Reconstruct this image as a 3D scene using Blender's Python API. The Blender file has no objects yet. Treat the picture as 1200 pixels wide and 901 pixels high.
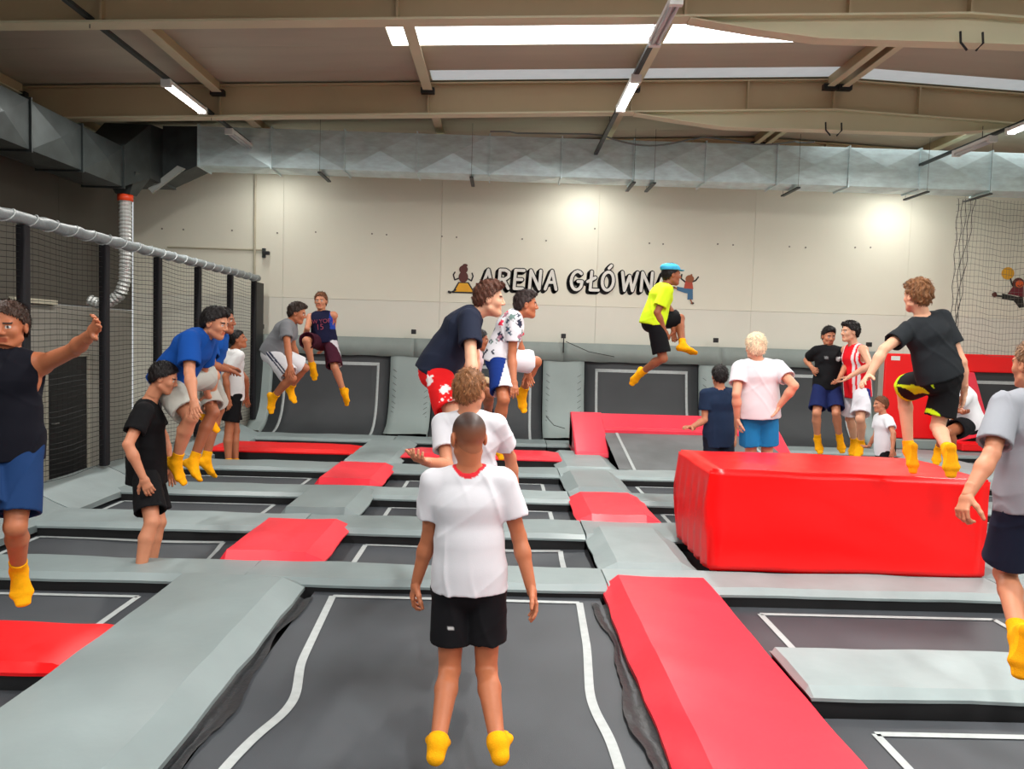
import bpy, bmesh, math, random
import numpy as np
from mathutils import Vector, Matrix
random.seed(7)
D = bpy.data
COL = bpy.context.scene.collection
SC = bpy.context.scene

# ------------------------------------------------------------------ camera
CAMLOC = np.array([0.0, 0.0, 1.8])
FPX = 900.0
_roll = math.radians(1.65)
_d = np.array([588.0 - 600.0, 399.0 - 450.5, FPX]); _d /= np.linalg.norm(_d)
_x = np.array([math.cos(_roll), math.sin(_roll), 0.0]); _x -= _d * (_x @ _d); _x /= np.linalg.norm(_x)
_z = np.cross(_x, _d)
RC = np.stack([_x, _d, _z], 0)            # world = RC @ (right, down, forward)
cam_data = D.cameras.new('camera')
cam = D.objects.new('camera', cam_data); COL.objects.link(cam)
right = RC @ np.array([1, 0, 0.]); up = RC @ np.array([0, -1, 0.]); back = RC @ np.array([0, 0, -1.])
M = Matrix(((right[0], up[0], back[0], CAMLOC[0]), (right[1], up[1], back[1], CAMLOC[1]),
            (right[2], up[2], back[2], CAMLOC[2]), (0, 0, 0, 1)))
cam.matrix_world = M
cam_data.sensor_fit = 'HORIZONTAL'; cam_data.sensor_width = 36.0; cam_data.lens = 36.0 * FPX / 1200.0
cam_data.clip_end = 200
SC.camera = cam

def ray(px, py): return RC @ np.array([px - 600.0, py - 450.5, FPX])
def atY(px, py, Y):
    r = ray(px, py); return CAMLOC + r * (Y / r[1])

# ------------------------------------------------------------------ world, view
world = D.worlds.new('world'); SC.world = world; world.use_nodes = True
bgn = world.node_tree.nodes['Background']
bgn.inputs[0].default_value = (0.93, 0.97, 1.0, 1); bgn.inputs[1].default_value = 0.52
SC.view_settings.view_transform = 'Standard'
SC.view_settings.look = 'None'
SC.view_settings.gamma = 1.0
SC.view_settings.use_curve_mapping = False
SC.view_settings.exposure = 0.45

# fluorescent fixtures: (rail x, y start, y end, lit)
RAILS = {-4.43: 'left', 1.53: 'middle', 7.2: 'right'}
FIXTURES = [(-4.43, 10.2, 11.4, 1), (-4.43, 12.5, 13.5, 0), (-4.43, 14.08, 14.7, 1),
            (1.53, 9.44, 10.64, 1), (1.53, 7.3, 8.3, 0), (1.53, 14.08, 14.7, 1),
            (7.2, 10.0, 11.1, 1), (7.2, 11.5, 12.4, 0), (7.6, 14.08, 14.7, 1),
            (1.53, 4.2, 5.4, 1), (7.2, 4.2, 5.4, 1), (-4.43, 4.2, 5.4, 1),  # from here on, unseen fixtures added to light the foreground
            (1.53, 0.4, 1.6, 1), (7.2, 0.4, 1.6, 1), (-4.43, 0.4, 1.6, 1),
            (1.53, -3.4, -2.2, 1), (-4.43, -3.4, -2.2, 1), (7.2, -3.4, -2.2, 1)]
for fx, y0, y1, lit in FIXTURES:
    if lit:
        L = D.lights.new('tube_light', 'AREA'); L.shape = 'RECTANGLE'; L.size = 0.12; L.size_y = y1 - y0
        L.energy = 138 if y0 < 13 else 20
        if fx < -4: L.energy *= 0.6
        L.color = (1.0, 0.975, 0.93)
        o = D.objects.new('tube_light', L); COL.objects.link(o); o.location = (fx, (y0 + y1) / 2, 4.93)

# ------------------------------------------------------------------ materials
def S(r, g, b):
    f = lambda c: ((c / 255) / 12.92 if c / 255 <= 0.04045 else (((c / 255) + 0.055) / 1.055) ** 2.4)
    return (f(r), f(g), f(b))
MATS = {}
def mat(name, col, rough=0.6, metal=0.0, var=0.08, scale=4.0, bump=0.0, bscale=30.0, spec=0.5, emit=None, attr=False, coat=0.0, stretch=None, sheen=0.0):
    if name in MATS: return MATS[name]
    m = D.materials.new(name); m.use_nodes = True; nt = m.node_tree; N = nt.nodes; Lk = nt.links
    b = N['Principled BSDF']; b.inputs['Roughness'].default_value = rough; b.inputs['Metallic'].default_value = metal
    b.inputs['Specular IOR Level'].default_value = spec
    if coat: b.inputs['Coat Weight'].default_value = coat; b.inputs['Coat Roughness'].default_value = 0.25
    if sheen: b.inputs['Sheen Weight'].default_value = sheen
    tc = N.new('ShaderNodeTexCoord')
    mp = N.new('ShaderNodeMapping'); Lk.new(tc.outputs['Object'], mp.inputs[0])
    if stretch: mp.inputs['Scale'].default_value = stretch
    nz = N.new('ShaderNodeTexNoise'); nz.inputs['Scale'].default_value = scale; nz.inputs['Detail'].default_value = 5
    Lk.new(mp.outputs[0], nz.inputs['Vector'])
    mix = N.new('ShaderNodeMix'); mix.data_type = 'RGBA'; mix.blend_type = 'MULTIPLY'; mix.inputs[0].default_value = 1.0
    rmp = N.new('ShaderNodeMapRange'); rmp.inputs[1].default_value = 0.3; rmp.inputs[2].default_value = 0.7
    rmp.inputs[3].default_value = 1 - var; rmp.inputs[4].default_value = 1 + var
    Lk.new(nz.outputs[0], rmp.inputs[0]); Lk.new(rmp.outputs[0], mix.inputs[7])
    if attr:
        at = N.new('ShaderNodeAttribute'); at.attribute_name = 'Col'; Lk.new(at.outputs['Color'], mix.inputs[6])
    else: mix.inputs[6].default_value = (*col, 1)
    Lk.new(mix.outputs[2], b.inputs['Base Color'])
    if emit:
        b.inputs['Emission Color'].default_value = (*emit[0], 1); b.inputs['Emission Strength'].default_value = emit[1]
    if bump:
        n2 = N.new('ShaderNodeTexNoise'); n2.inputs['Scale'].default_value = bscale; n2.inputs['Detail'].default_value = 4
        Lk.new(mp.outputs[0], n2.inputs['Vector'])
        bp = N.new('ShaderNodeBump'); bp.inputs['Strength'].default_value = bump; bp.inputs['Distance'].default_value = 0.01
        Lk.new(n2.outputs[0], bp.inputs['Height']); Lk.new(bp.outputs[0], b.inputs['Normal'])
    MATS[name] = m; return m

grey_vinyl = mat('grey_vinyl', S(131, 144, 145), 0.42, var=0.06, scale=2.2, bump=0.25, bscale=7, spec=0.5)
grey_vinyl2 = mat('grey_vinyl_worn', S(144, 157, 158), 0.5, var=0.08, scale=3, bump=0.25, bscale=9)
wall_vinyl = mat('wall_vinyl', S(142, 155, 153), 0.6, var=0.05, scale=1.5, bump=0.3, bscale=4)
red_vinyl = mat('red_vinyl', S(244, 46, 64), 0.36, var=0.05, scale=2.0, bump=0.2, bscale=6, spec=0.6)
red_deep = mat('red_vinyl_deep', S(240, 4, 14), 0.42, var=0.03, scale=2.0, bump=0.2, bscale=6)
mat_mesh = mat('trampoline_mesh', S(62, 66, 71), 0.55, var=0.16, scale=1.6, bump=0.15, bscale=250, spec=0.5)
mat_wall = mat('wall_trampoline_mesh', S(52, 55, 58), 0.6, var=0.12, scale=1.6, bump=0.15, bscale=250)
tape = mat('line_tape', S(172, 178, 178), 0.6, var=0.08, scale=20)
blk = mat('black_skirt', S(14, 15, 18), 0.7, var=0.2, scale=6)
blk_cloth = mat('black_webbing', S(26, 28, 32), 0.45, var=0.3, scale=12, bump=0.5, bscale=20)
white_wall = mat('wall_panel_cream', S(226, 223, 206), 0.75, var=0.025, scale=0.8)
wall_low = mat('wall_panel_lower', S(221, 219, 206), 0.75, var=0.025, scale=0.8)
dark_wall = mat('wall_panel_dark', S(84, 80, 72), 0.8, var=0.08, scale=0.7)
grey_wall = mat('wall_panel_grey', S(150, 147, 138), 0.8, var=0.08, scale=0.7)
beam_m = mat('beam_paint', S(180, 160, 126), 0.55, var=0.05, scale=1.2)
beam_l = mat('beam_paint_lit', S(210, 204, 172), 0.55, var=0.05, scale=1.2)  # lit copy of beam paint: light on haunches and lower flanges in the colour
roof_m = mat('roof_sheet', S(184, 178, 160), 0.7, var=0.06, scale=0.6, stretch=(1, 6, 1))
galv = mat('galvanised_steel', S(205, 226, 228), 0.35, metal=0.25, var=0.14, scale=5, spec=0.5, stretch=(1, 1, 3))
galv_d = mat('galvanised_steel_dark', S(58, 64, 64), 0.5, metal=0.5, var=0.25, scale=4)  # shade of the left duct and elbow put into this darker steel
steel_dark = mat('black_steel', S(18, 18, 22), 0.5, var=0.1)
foam = mat('pipe_sleeve', S(130, 138, 140), 0.5, var=0.15, scale=8, bump=0.5, bscale=30)
white_paint = mat('white_paint', S(225, 225, 220), 0.5, var=0.03)
tube_on = mat('tube_lit', (1, 1, 1), 0.5, emit=((1, 0.98, 0.94), 6.0))
tube_off = mat('tube_unlit', S(200, 205, 205), 0.3)
sky_m = mat('skylight_lit', (1, 1, 1), 0.5, emit=((0.97, 1.0, 1.0), 2.6))
sky_dim = mat('skylight_dull', S(170, 180, 180), 0.5, emit=((0.9, 0.97, 1.0), 0.25))
net_m = mat('net_cord', S(30, 30, 30), 0.8)
net_r = mat('net_cord_right', S(110, 104, 96), 0.8)
orange_ring = mat('orange_ring', S(225, 70, 30), 0.5)
foil = mat('foil_hose', S(205, 208, 205), 0.35, metal=0.4, var=0.1)

# ------------------------------------------------------------------ mesh helpers
def link_mesh(name, me, m=None, parent=None, smooth=False, loc=None):
    o = D.objects.new(name, me); COL.objects.link(o)
    if m is not None:
        for mm in (m if isinstance(m, (list, tuple)) else [m]): me.materials.append(mm)
    if parent is not None: o.parent = parent
    if loc is not None: o.location = loc
    if smooth: me.polygons.foreach_set('use_smooth', [True] * len(me.polygons))
    return o
def pydata(name, v, f, m=None, parent=None, smooth=False, loc=None):
    me = D.meshes.new(name)
    if loc is not None: v = [(a[0] - loc[0], a[1] - loc[1], a[2] - loc[2]) for a in v]
    me.from_pydata([tuple(map(float, a)) for a in v], [], [tuple(map(int, a)) for a in f]); me.update()
    return link_mesh(name, me, m, parent, smooth, loc)
def tag(o, label=None, cat=None, group=None, kind=None):
    if label: o['label'] = label
    if cat: o['category'] = cat
    if group: o['group'] = group
    if kind: o['kind'] = kind
    return o
def empty(name, loc=(0, 0, 0)):
    o = D.objects.new(name, None); COL.objects.link(o); o.location = loc; o.empty_display_size = 0.1; return o
class MB:
    def __init__(s): s.v = []; s.f = []
    def add(s, v, f):
        n = len(s.v); s.v += [tuple(a) for a in v]; s.f += [tuple(i + n for i in q) for q in f]
    def box(s, x0, x1, y0, y1, z0, z1):
        s.add([(x0, y0, z0), (x1, y0, z0), (x1, y1, z0), (x0, y1, z0), (x0, y0, z1), (x1, y0, z1), (x1, y1, z1), (x0, y1, z1)],
              [(0, 3, 2, 1), (4, 5, 6, 7), (0, 1, 5, 4), (1, 2, 6, 5), (2, 3, 7, 6), (3, 0, 4, 7)])
    def tube(s, pts, r, n=8, caps=True):
        pts = [Vector(p) for p in pts]; rings = []
        for i, p in enumerate(pts):
            t = (pts[min(i + 1, len(pts) - 1)] - pts[max(i - 1, 0)]).normalized()
            a = Vector((0, 0, 1)) if abs(t.z) < 0.9 else Vector((1, 0, 0))
            u = t.cross(a).normalized(); w = t.cross(u).normalized()
            rr = r[i] if isinstance(r, (list, tuple)) else r
            rings.append([p + (u * math.cos(2 * math.pi * k / n) + w * math.sin(2 * math.pi * k / n)) * rr for k in range(n)])
        v = [q for R_ in rings for q in R_]; f = []
        for i in range(len(pts) - 1):
            for k in range(n):
                k2 = (k + 1) % n; f.append((i * n + k, i * n + k2, (i + 1) * n + k2, (i + 1) * n + k))
        if caps: f.append(tuple(range(n - 1, -1, -1))); f.append(tuple((len(pts) - 1) * n + k for k in range(n)))
        s.add(v, f)
    def build(s, name, m, parent=None, smooth=False, loc=None):
        return pydata(name, s.v, s.f, m, parent, smooth, loc)
def bevel(o, w=0.01, seg=2):
    b = o.modifiers.new('bevel', 'BEVEL'); b.width = w; b.segments = seg; b.limit_method = 'ANGLE'; return o
def sinnoise(x, y, z=0.0, sd=0.0):
    return (np.sin(x * 1.7 + 1.3 * np.sin(y * 1.1 + sd) + sd) * np.sin(y * 2.3 + 1.1 * np.sin(z * 1.9 + x * .7) + 2 * sd)
            + 0.5 * np.sin(x * 3.9 + y * 3.1 + sd * 3) * np.sin(z * 3.3 + y * 2.2 + x * 1.2))

# ------------------------------------------------------------------ setting: shell
WY = 15.3           # back wall
WL = -7.3
def roofz(x): return 5.90 - 0.042 * abs(x - 4.9)
mb = MB(); mb.box(-7.5, 13, -8, 15.6, -0.95, -0.8); tag(mb.build('floor', mat('concrete', S(62, 62, 62), .8, var=.1, scale=2)), kind='structure')
# under-structure deck the springs hang over
wb = empty('wall_back', (0, WY, 0)); tag(wb, kind='structure')
xs = [WL + 0.02, -4.35, -1.25, 1.85, 4.95, 8.05, 12.2]
for i in range(len(xs) - 1):
    for (z0, z1, mm) in ((-0.8, 2.524, wall_low), (2.528, 5.75, white_wall)):
        mb = MB(); g = 0.002
        mb.box(xs[i] + g, xs[i + 1] - g, 0, 0.12, z0, z1)
        o = mb.build('wall_panel', mm, wb)
mb = MB(); mb.box(WL, 12.3, 0.1, 0.2, -0.8, 6.2); mb.build('wall_core', dark_wall, wb)
for px, py in [(190, 268), (215, 269), (272, 270), (370, 272), (436, 274), (453, 275), (518, 277), (535, 278), (612, 280), (697, 268), (761, 285), (777, 286), (841, 286), (859, 287), (925, 289), (944, 290), (1002, 290), (1020, 290), (325, 273), (640, 282)]:
    p = atY(px, py, WY); m_ = MB(); m_.tube([(p[0], -0.012, p[2]), (p[0], 0.01, p[2])], 0.016, 8); m_.build('screw', mat('screw_head', S(110, 105, 95), .5), wb)
# left wall
wl = empty('wall_left', (WL, 0, 0)); tag(wl, kind='structure')
for i in range(9):
    y0 = -8 + i * 2.6; y1 = min(y0 + 2.6, 15.3)
    if y0 >= 15.3: break
    for (z0, z1, mm) in ((-0.8, 2.18, grey_wall), (2.188, 5.6, dark_wall)):
        m_ = MB(); m_.box(-0.1, 0, y0 + .004, y1 - .004, z0, z1); m_.build('wall_panel', mm, wl)
# doors on the left wall
def wall_door(nm, y0, y1, zt, lab):
    d = empty(nm, (WL + 0.02, (y0 + y1) / 2, -0.8)); tag(d, kind='structure')
    w = (y1 - y0) / 2; h = zt + 0.8
    m_ = MB(); m_.box(0, 0.05, -w, w, 0, h); m_.build('door_leaf', steel_dark, d)
    for a in ((-w - .07, -w), (w, w + .07)):
        m_ = MB(); m_.box(-.01, 0.07, a[0], a[1], 0, h); m_.build('door_frame', mat('door_frame_paint', S(170, 165, 150), .6), d)
    m_ = MB(); m_.box(-.01, 0.07, -w - .07, w + .07, h, h + .05); m_.build('door_frame', MATS['door_frame_paint'], d)
    m_ = MB(); m_.tube([(0.06, -w + .1, 1.05), (0.11, -w + .1, 1.05), (0.11, -w + .22, 1.05)], 0.011, 6); m_.build('door_handle', mat('satin_steel', S(170, 170, 170), .3, metal=.9), d)
wall_door('door_1', 12.33, 13.5, 1.32, '')
wall_door('door_2', 8.6, 9.6, 1.32, '')
# light strip lamp on left wall, pale panels
m_ = MB(); m_.box(WL, WL + .09, 11.5, 12.6, 2.17, 2.24)
tag(m_.build('wall_trunking', mat('trunking', S(190, 185, 165), .5)), 'pale strip of trunking on the dark left wall above the doors', 'trunking')
# right wall
wr = empty('wall_right', (12.3, 0, 0)); tag(wr, kind='structure')
for i in range(8):
    y0 = -8 + i * 2.95; m_ = MB(); m_.box(0, .1, y0 + .004, y0 + 2.946, -0.8, 6); m_.build('wall_panel', white_wall, wr)
# ceiling
ce = empty('ceiling', (0, 0, 5.5)); tag(ce, kind='structure')
PX = [-10.6, -7.5, -4.3, -1.2, 1.85, 4.9, 8.0, 11.1, 14.0]
FRY = [-1.9, 1.5, 4.95, 8.4, 11.8, 15.15]
def roof_quad(x0, x1, y0, y1, m, name='roof_panel', par=ce, dz=0.0, th=.08):
    za, zb = roofz(x0) + dz - 5.5, roofz(x1) + dz - 5.5
    v = [(x0, y0, za), (x1, y0, zb), (x1, y1, zb), (x0, y1, za), (x0, y0, za + th), (x1, y0, zb + th), (x1, y1, zb + th), (x0, y1, za + th)]
    return pydata(name, v, [(0, 3, 2, 1), (4, 5, 6, 7), (0, 1, 5, 4), (1, 2, 6, 5), (2, 3, 7, 6), (3, 0, 4, 7)], m, par)
SKY = [(9.72, 10.36, -1.55, 3.75, sky_m), (11.3, 11.72, -1.15, 9.5, sky_dim), (13.0, 13.5, 5.4, 11, sky_m),
       (2.6, 3.4, -1.55, 8.0, sky_m), (6.2, 7.0, -1.55, 8.0, sky_m)]
cuts = sorted({-8.0, 15.5} | {s[0] for s in SKY} | {s[1] for s in SKY})
wn = 0
for j in range(len(cuts) - 1):
    y0, y1 = cuts[j], cuts[j + 1]
    sk = [s for s in SKY if abs(s[0] - y0) < 1e-6 and abs(s[1] - y1) < 1e-6]
    segs = [(PX[i], PX[i + 1]) for i in range(1, len(PX) - 1)]
    for (x0, x1) in segs:
        if sk:
            a, b = sk[0][2], sk[0][3]
            if x0 < a < x1: roof_quad(x0, a, y0, y1, roof_m); x0 = a
            if x0 < b < x1: roof_quad(b, x1, y0, y1, roof_m); x1 = b
            if x0 >= a - 1e-6 and x1 <= b + 1e-6:
                roof_quad(x0 + .01, x1 - .01, y0 + .01, y1 - .01, sk[0][4], 'skylight_pane')
            else: roof_quad(x0, x1, y0, y1, roof_m)
        else:
            yy = y0
            while yy < y1 - 1e-6:                      # sheet joints
                y2 = min(yy + 1.1, y1)
                if y1 - y2 < .25: y2 = y1
                roof_quad(x0 + .004, x1 - .004, yy + .004, y2 - .004, roof_m); yy = y2
mb = MB(); mb.box(-8, 14, -8, 15.6, .75, .8); mb.build('roof_deck', dark_wall, ce)

# ------------------------------------------------------------------ roof frames and purlins
def rafter(Y, lab, i):
    r = empty('roof_beam', (0, Y, 5.2)); tag(r, lab, 'roof beam', 'steel roof beams')
    X0, X1 = -7.3, 12.3
    def botz(x):      # underside of the main flange
        return roofz(x) - 0.50 + 0.02 * max(0, min(1, (x + 7) / 14))
    nodes = [X0, -4.3, -1.2, 1.85, 4.9, 8.0, X1]
    for a, b in zip(nodes[:-1], nodes[1:]):            # web plates between the stiffeners
        v = []; g = .004
        for x in (a + g, b - g):
            for y in (-.01, .01): v += [(x, y, botz(x) - 5.2), (x, y, roofz(x) - .03 - 5.2)]
        pydata('web_plate', v, [(0, 1, 5, 4), (2, 6, 7, 3), (0, 4, 6, 2), (1, 3, 7, 5), (0, 2, 3, 1), (4, 5, 7, 6)], beam_m, r)
    for nm, fz, w in (('bottom_flange', botz, .10), ('top_flange', lambda x: roofz(x) - .04, .09)):
        v = []; f = []
        xs_ = [X0, 4.9, X1]
        for x in xs_:
            z = fz(x) - 5.2; v += [(x, -w, z - .012), (x, w, z - .012), (x, w, z + .012), (x, -w, z + .012)]
        for k in range(2):
            o_ = k * 4
            for q in range(4): f.append((o_ + q, o_ + (q + 1) % 4, o_ + 4 + (q + 1) % 4, o_ + 4 + q))
        f += [(3, 2, 1, 0), (8, 9, 10, 11)]
        pydata(nm, v, f, beam_l if nm[0] == 'b' else beam_m, r)
    # haunch under the ridge
    hx = [1.9, 2.6, 3.3, 4.9, 6.5, 7.2, 7.9]; hz = [0, .12, .22, .28, .22, .12, 0]
    v = []; f = []
    for x, h_ in zip(hx, hz):
        zt = botz(x) - 5.2 - .01
        v += [(x, -.012, zt), (x, -.012, zt - h_ - .002), (x, .012, zt - h_ - .002), (x, .012, zt)]
    for k in range(len(hx) - 1):
        o_ = k * 4
        for q in range(4): f.append((o_ + q, o_ + (q + 1) % 4, o_ + 4 + (q + 1) % 4, o_ + 4 + q))
    pydata('haunch_plate', v, f, beam_l, r)
    m_ = MB()
    for k in range(len(hx) - 1):
        za = botz(hx[k]) - 5.2 - .01 - hz[k]; zb = botz(hx[k + 1]) - 5.2 - .01 - hz[k + 1]
        m_.add([(hx[k], -.09, za), (hx[k + 1], -.09, zb), (hx[k + 1], .09, zb), (hx[k], .09, za), (hx[k], -.09, za - .015), (hx[k + 1], -.09, zb - .015), (hx[k + 1], .09, zb - .015), (hx[k], .09, za - .015)],
               [(0, 1, 2, 3), (7, 6, 5, 4), (0, 4, 5, 1), (3, 2, 6, 7), (0, 3, 7, 4), (1, 5, 6, 2)])
    m_.build('haunch_flange', beam_l, r)
    for x in (-4.3, -1.2, 1.85, 3.6, 4.9, 6.2, 8.0):
        m_ = MB(); m_.box(x - .012, x + .012, -.085, .085, botz(x) - 5.2 + .01, roofz(x) - 5.2 - .05); m_.build('stiffener', beam_m, r)
    # ridge bolts and hooks
    m_ = MB()
    for dx in (-.12, .12): m_.tube([(4.9 + dx, -.1, botz(4.9) - 5.2 - .20), (4.9 + dx, -.12, botz(4.9) - 5.2 - .32), (4.9 + dx * .4, -.12, botz(4.9) - 5.2 - .40)], .012, 6)
    m_.build('hook', steel_dark, r)
for i, (Y, lab) in enumerate(zip(FRY, ['steel roof beam behind the camera', 'steel roof beam above the camera', 'steel roof beam overhead in front of the camera',
        'nearest tan steel roof beam along the top edge', 'tan steel roof beam in the middle, above the duct', 'farthest tan steel roof beam against the back wall'])):
    if i >= 2: rafter(Y, lab, i)
def purlin(x, Y0, Y1, lab, w=.07):
    z = roofz(x); r = empty('purlin', (x, (Y0 + Y1) / 2, z)); tag(r, lab, 'purlin', 'purlins running towards the back wall')
    h = (Y1 - Y0) / 2
    m_ = MB(); m_.box(-.008, .008, -h, h, -.17, -.01); m_.build('web', beam_m, r)
    m_ = MB(); m_.box(-w, w, -h, h, -.182, -.17); m_.build('lower_flange', beam_l, r)
    m_ = MB(); m_.box(-.1, .1, h - .1, h, -.22, -.14); m_.build('end_cleat', steel_dark, r)
for j in range(1, len(FRY)):
    where = {5: 'between the middle and farthest beams', 4: 'between the nearest and middle beams'}.get(j, 'over the camera side')
    for x, nm in ((-7.2, 'far left'), (-4.3, 'left'), (-1.2, 'centre-left'), (1.85, 'centre-right, above the middle light rail'), (8.0, 'right')):
        if j >= 3: purlin(x, FRY[j - 1] + .11, FRY[j] - .11, '%s tan steel purlin %s' % (nm, where))
    if j >= 3:
        for dx in (-.11, .11): purlin(4.9 + dx, FRY[j - 1] + .11, FRY[j] - .11, '%s of the paired ridge purlins %s' % ('left' if dx < 0 else 'right', where), w=.05)

# ------------------------------------------------------------------ light rails and fixtures
for x, nm in RAILS.items():
    r = empty('light_rail', (x, 8, 5.06)); tag(r, 'thin steel rail carrying the %s row of ceiling tube lights' % nm, 'light rail', 'light rails')
    m_ = MB(); m_.box(-.03, .03, -11, 6.5, -.02, .02); m_.build('rail', galv_d, r)
    for yy in (-3.0, .35, 3.75, 7.1):
        m_ = MB(); m_.tube([(0, yy, .02), (0, yy, roofz(x) - .55 + .0 - 5.06)], .005, 5); m_.build('hanger_wire', steel_dark, r)
FN = {(-4.43, 10.2): 'lit tube light on the left rail', (-4.43, 12.5): 'unlit tube light at the far end of the left rail, before the duct',
      (1.53, 9.44): 'lit tube light on the middle rail', (1.53, 7.3): 'unlit tube light on the middle rail at the top edge',
      (7.2, 10.0): 'lit tube light on the right rail at the picture edge', (7.2, 11.5): 'unlit tube light on the right rail above the duct',
      (-4.43, 14.08): 'lit tube light by the back wall behind the left part of the duct', (1.53, 14.08): 'lit tube light by the back wall behind the middle of the duct',
      (7.6, 14.08): 'lit tube light by the back wall behind the right part of the duct'}
for fx, y0, y1, lit in FIXTURES:
    lab = FN.get((fx, y0), 'added unseen tube light overhead on the %s rail, %s' % (RAILS.get(fx, 'right'), {4.2: 'in front of the camera', .4: 'above the camera', -3.4: 'behind the camera'}.get(y0, '')))
    t = empty('ceiling_light', (fx, (y0 + y1) / 2, 5.0)); tag(t, lab, 'light', 'tube lights on the rails')
    h = (y1 - y0) / 2
    m_ = MB(); m_.box(-.06, .06, -h, h, -.01, .045); bevel(m_.build('housing', white_paint, t), .01)
    for k in (-.03, .03):
        m_ = MB(); m_.tube([(k, -h + .03, -.028), (k, h - .03, -.028)], .02, 8); m_.build('tube', tube_on if lit else tube_off, t, True)
    for s in (-1, 1):
        m_ = MB(); m_.box(-.062, .062, s * h - .03, s * h + .03, -.05, .045); m_.build('end_cap', white_paint, t)

# ------------------------------------------------------------------ ducts
def duct_run(name, lab, P0, P1, w, h, n, m, seamlist=None):
    """rectangular duct along x or y from P0 to P1 (centre line), panels with pressed cross-breaks"""
    P0 = Vector(P0); P1 = Vector(P1); ax = (P1 - P0); L_ = ax.length; ax.normalize(); sd = Vector((0, 0, 1)).cross(ax).normalized(); upv = ax.cross(sd) * -1
    upv = Vector((0, 0, 1)) - ax * ax.z; upv.normalize()
    r = empty(name, P0); tag(r, lab, 'air duct')
    for i in range(n):
        a = L_ * i / n; b = L_ * (i + 1) / n
        v = []; f = []
        c = [ax * t + sd * (sx * w / 2) + upv * (sz * h / 2) for t in (a, b) for (sx, sz) in ((-1, -1), (1, -1), (1, 1), (-1, 1))]
        v = list(c)
        for k in range(4):
            k2 = (k + 1) % 4
            nrm = [-upv, sd, upv, -sd][k]
            mid = (c[k] + c[k2] + c[k + 4] + c[k2 + 4]) / 4 + nrm * .06
            idx = len(v); v.append(mid)
            q = [k, k2, k2 + 4, k + 4]
            for e in range(4): f.append((q[e], q[(e + 1) % 4], idx))
        pydata('duct_section', v, f, m, r)
        fl = MB()
        for t in ([a, b] if i == n - 1 else [a]):
            c0 = [ax * (t + dt) + sd * (sx * (w / 2 + .03)) + upv * (sz * (h / 2 + .03)) for dt in (-.012, .012) for (sx, sz) in ((-1, -1), (1, -1), (1, 1), (-1, 1))]
            fl.add(c0, [(0, 1, 2, 3), (7, 6, 5, 4), (0, 4, 5, 1), (1, 5, 6, 2), (2, 6, 7, 3), (3, 7, 4, 0)])
        fl.build('duct_flange', m, r)
    return r
DZ = 4.99
duct = duct_run('air_duct', 'long galvanised rectangular air duct crossing below the roof in front of the back wall', (-5.3, 13.75, DZ), (12.2, 13.75, DZ), .55, .66, 14, galv)
ldct = duct_run('air_duct', 'galvanised air duct coloured as in shade running along the left wall above the fence', (-6.35, -2, 4.30), (-6.35, 12.35, 4.36), .62, .62, 12, galv_d)
# elbow
el = empty('duct_elbow', (-6.0, 13.3, 4.6)); tag(el, 'dark angled duct elbow joining the two air ducts in the upper left', 'air duct')
def loft(name, A, B, m, par, org):
    v = [tuple(np.array(p) - np.array(org)) for p in A + B]
    pydata(name, v, [(0, 1, 2, 3), (7, 6, 5, 4), (0, 4, 5, 1), (1, 5, 6, 2), (2, 6, 7, 3), (3, 7, 4, 0)], m, par)
org = (-6.0, 13.3, 4.6)
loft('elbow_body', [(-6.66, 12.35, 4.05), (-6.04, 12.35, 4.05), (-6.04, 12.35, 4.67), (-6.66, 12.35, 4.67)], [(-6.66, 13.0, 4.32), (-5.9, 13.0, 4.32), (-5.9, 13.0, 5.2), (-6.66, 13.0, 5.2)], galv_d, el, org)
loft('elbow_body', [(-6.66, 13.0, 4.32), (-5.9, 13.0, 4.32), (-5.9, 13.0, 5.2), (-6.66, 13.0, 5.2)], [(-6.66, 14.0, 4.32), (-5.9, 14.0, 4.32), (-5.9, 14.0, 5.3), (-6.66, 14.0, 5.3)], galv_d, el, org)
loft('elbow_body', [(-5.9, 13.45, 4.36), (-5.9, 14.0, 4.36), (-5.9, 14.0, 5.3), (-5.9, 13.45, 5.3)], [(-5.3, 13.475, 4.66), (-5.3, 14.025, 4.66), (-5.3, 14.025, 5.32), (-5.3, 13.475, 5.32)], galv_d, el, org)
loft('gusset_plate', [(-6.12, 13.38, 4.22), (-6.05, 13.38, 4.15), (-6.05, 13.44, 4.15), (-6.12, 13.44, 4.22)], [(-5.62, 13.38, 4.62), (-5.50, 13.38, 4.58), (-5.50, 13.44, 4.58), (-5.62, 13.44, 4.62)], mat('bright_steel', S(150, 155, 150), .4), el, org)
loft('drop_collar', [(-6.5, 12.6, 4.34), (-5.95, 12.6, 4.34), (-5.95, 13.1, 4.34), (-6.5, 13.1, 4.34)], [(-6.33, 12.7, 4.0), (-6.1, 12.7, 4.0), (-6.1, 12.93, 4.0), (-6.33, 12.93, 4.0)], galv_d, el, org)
# foil hose
hs = empty('flexible_hose', (-6.22, 12.8, 3.8)); tag(hs, 'silver ribbed flexible hose hanging from the duct elbow beside the fence', 'hose')
m_ = MB(); m_.tube([(0, 0, .2), (0, 0, .10)], .12, 16); m_.build('clamp_ring', orange_ring, hs, True)
pts = []; rr = []
path = [(0, 0, .1), (0, 0, -.3), (.0, 0, -.8), (-.01, 0, -1.2), (-.08, 0, -1.42), (-.25, 0, -1.55), (-.45, 0, -1.58), (-.62, 0, -1.52)]
for i in range(len(path) - 1):
    a, b = Vector(path[i]), Vector(path[i + 1]); k = max(2, int((b - a).length / .03))
    for j in range(k): pts.append(a.lerp(b, j / k)); rr.append(.085 if len(rr) % 2 else .10)
m_ = MB(); m_.tube(pts, rr, 12); m_.build('hose', foil, hs)
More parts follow.
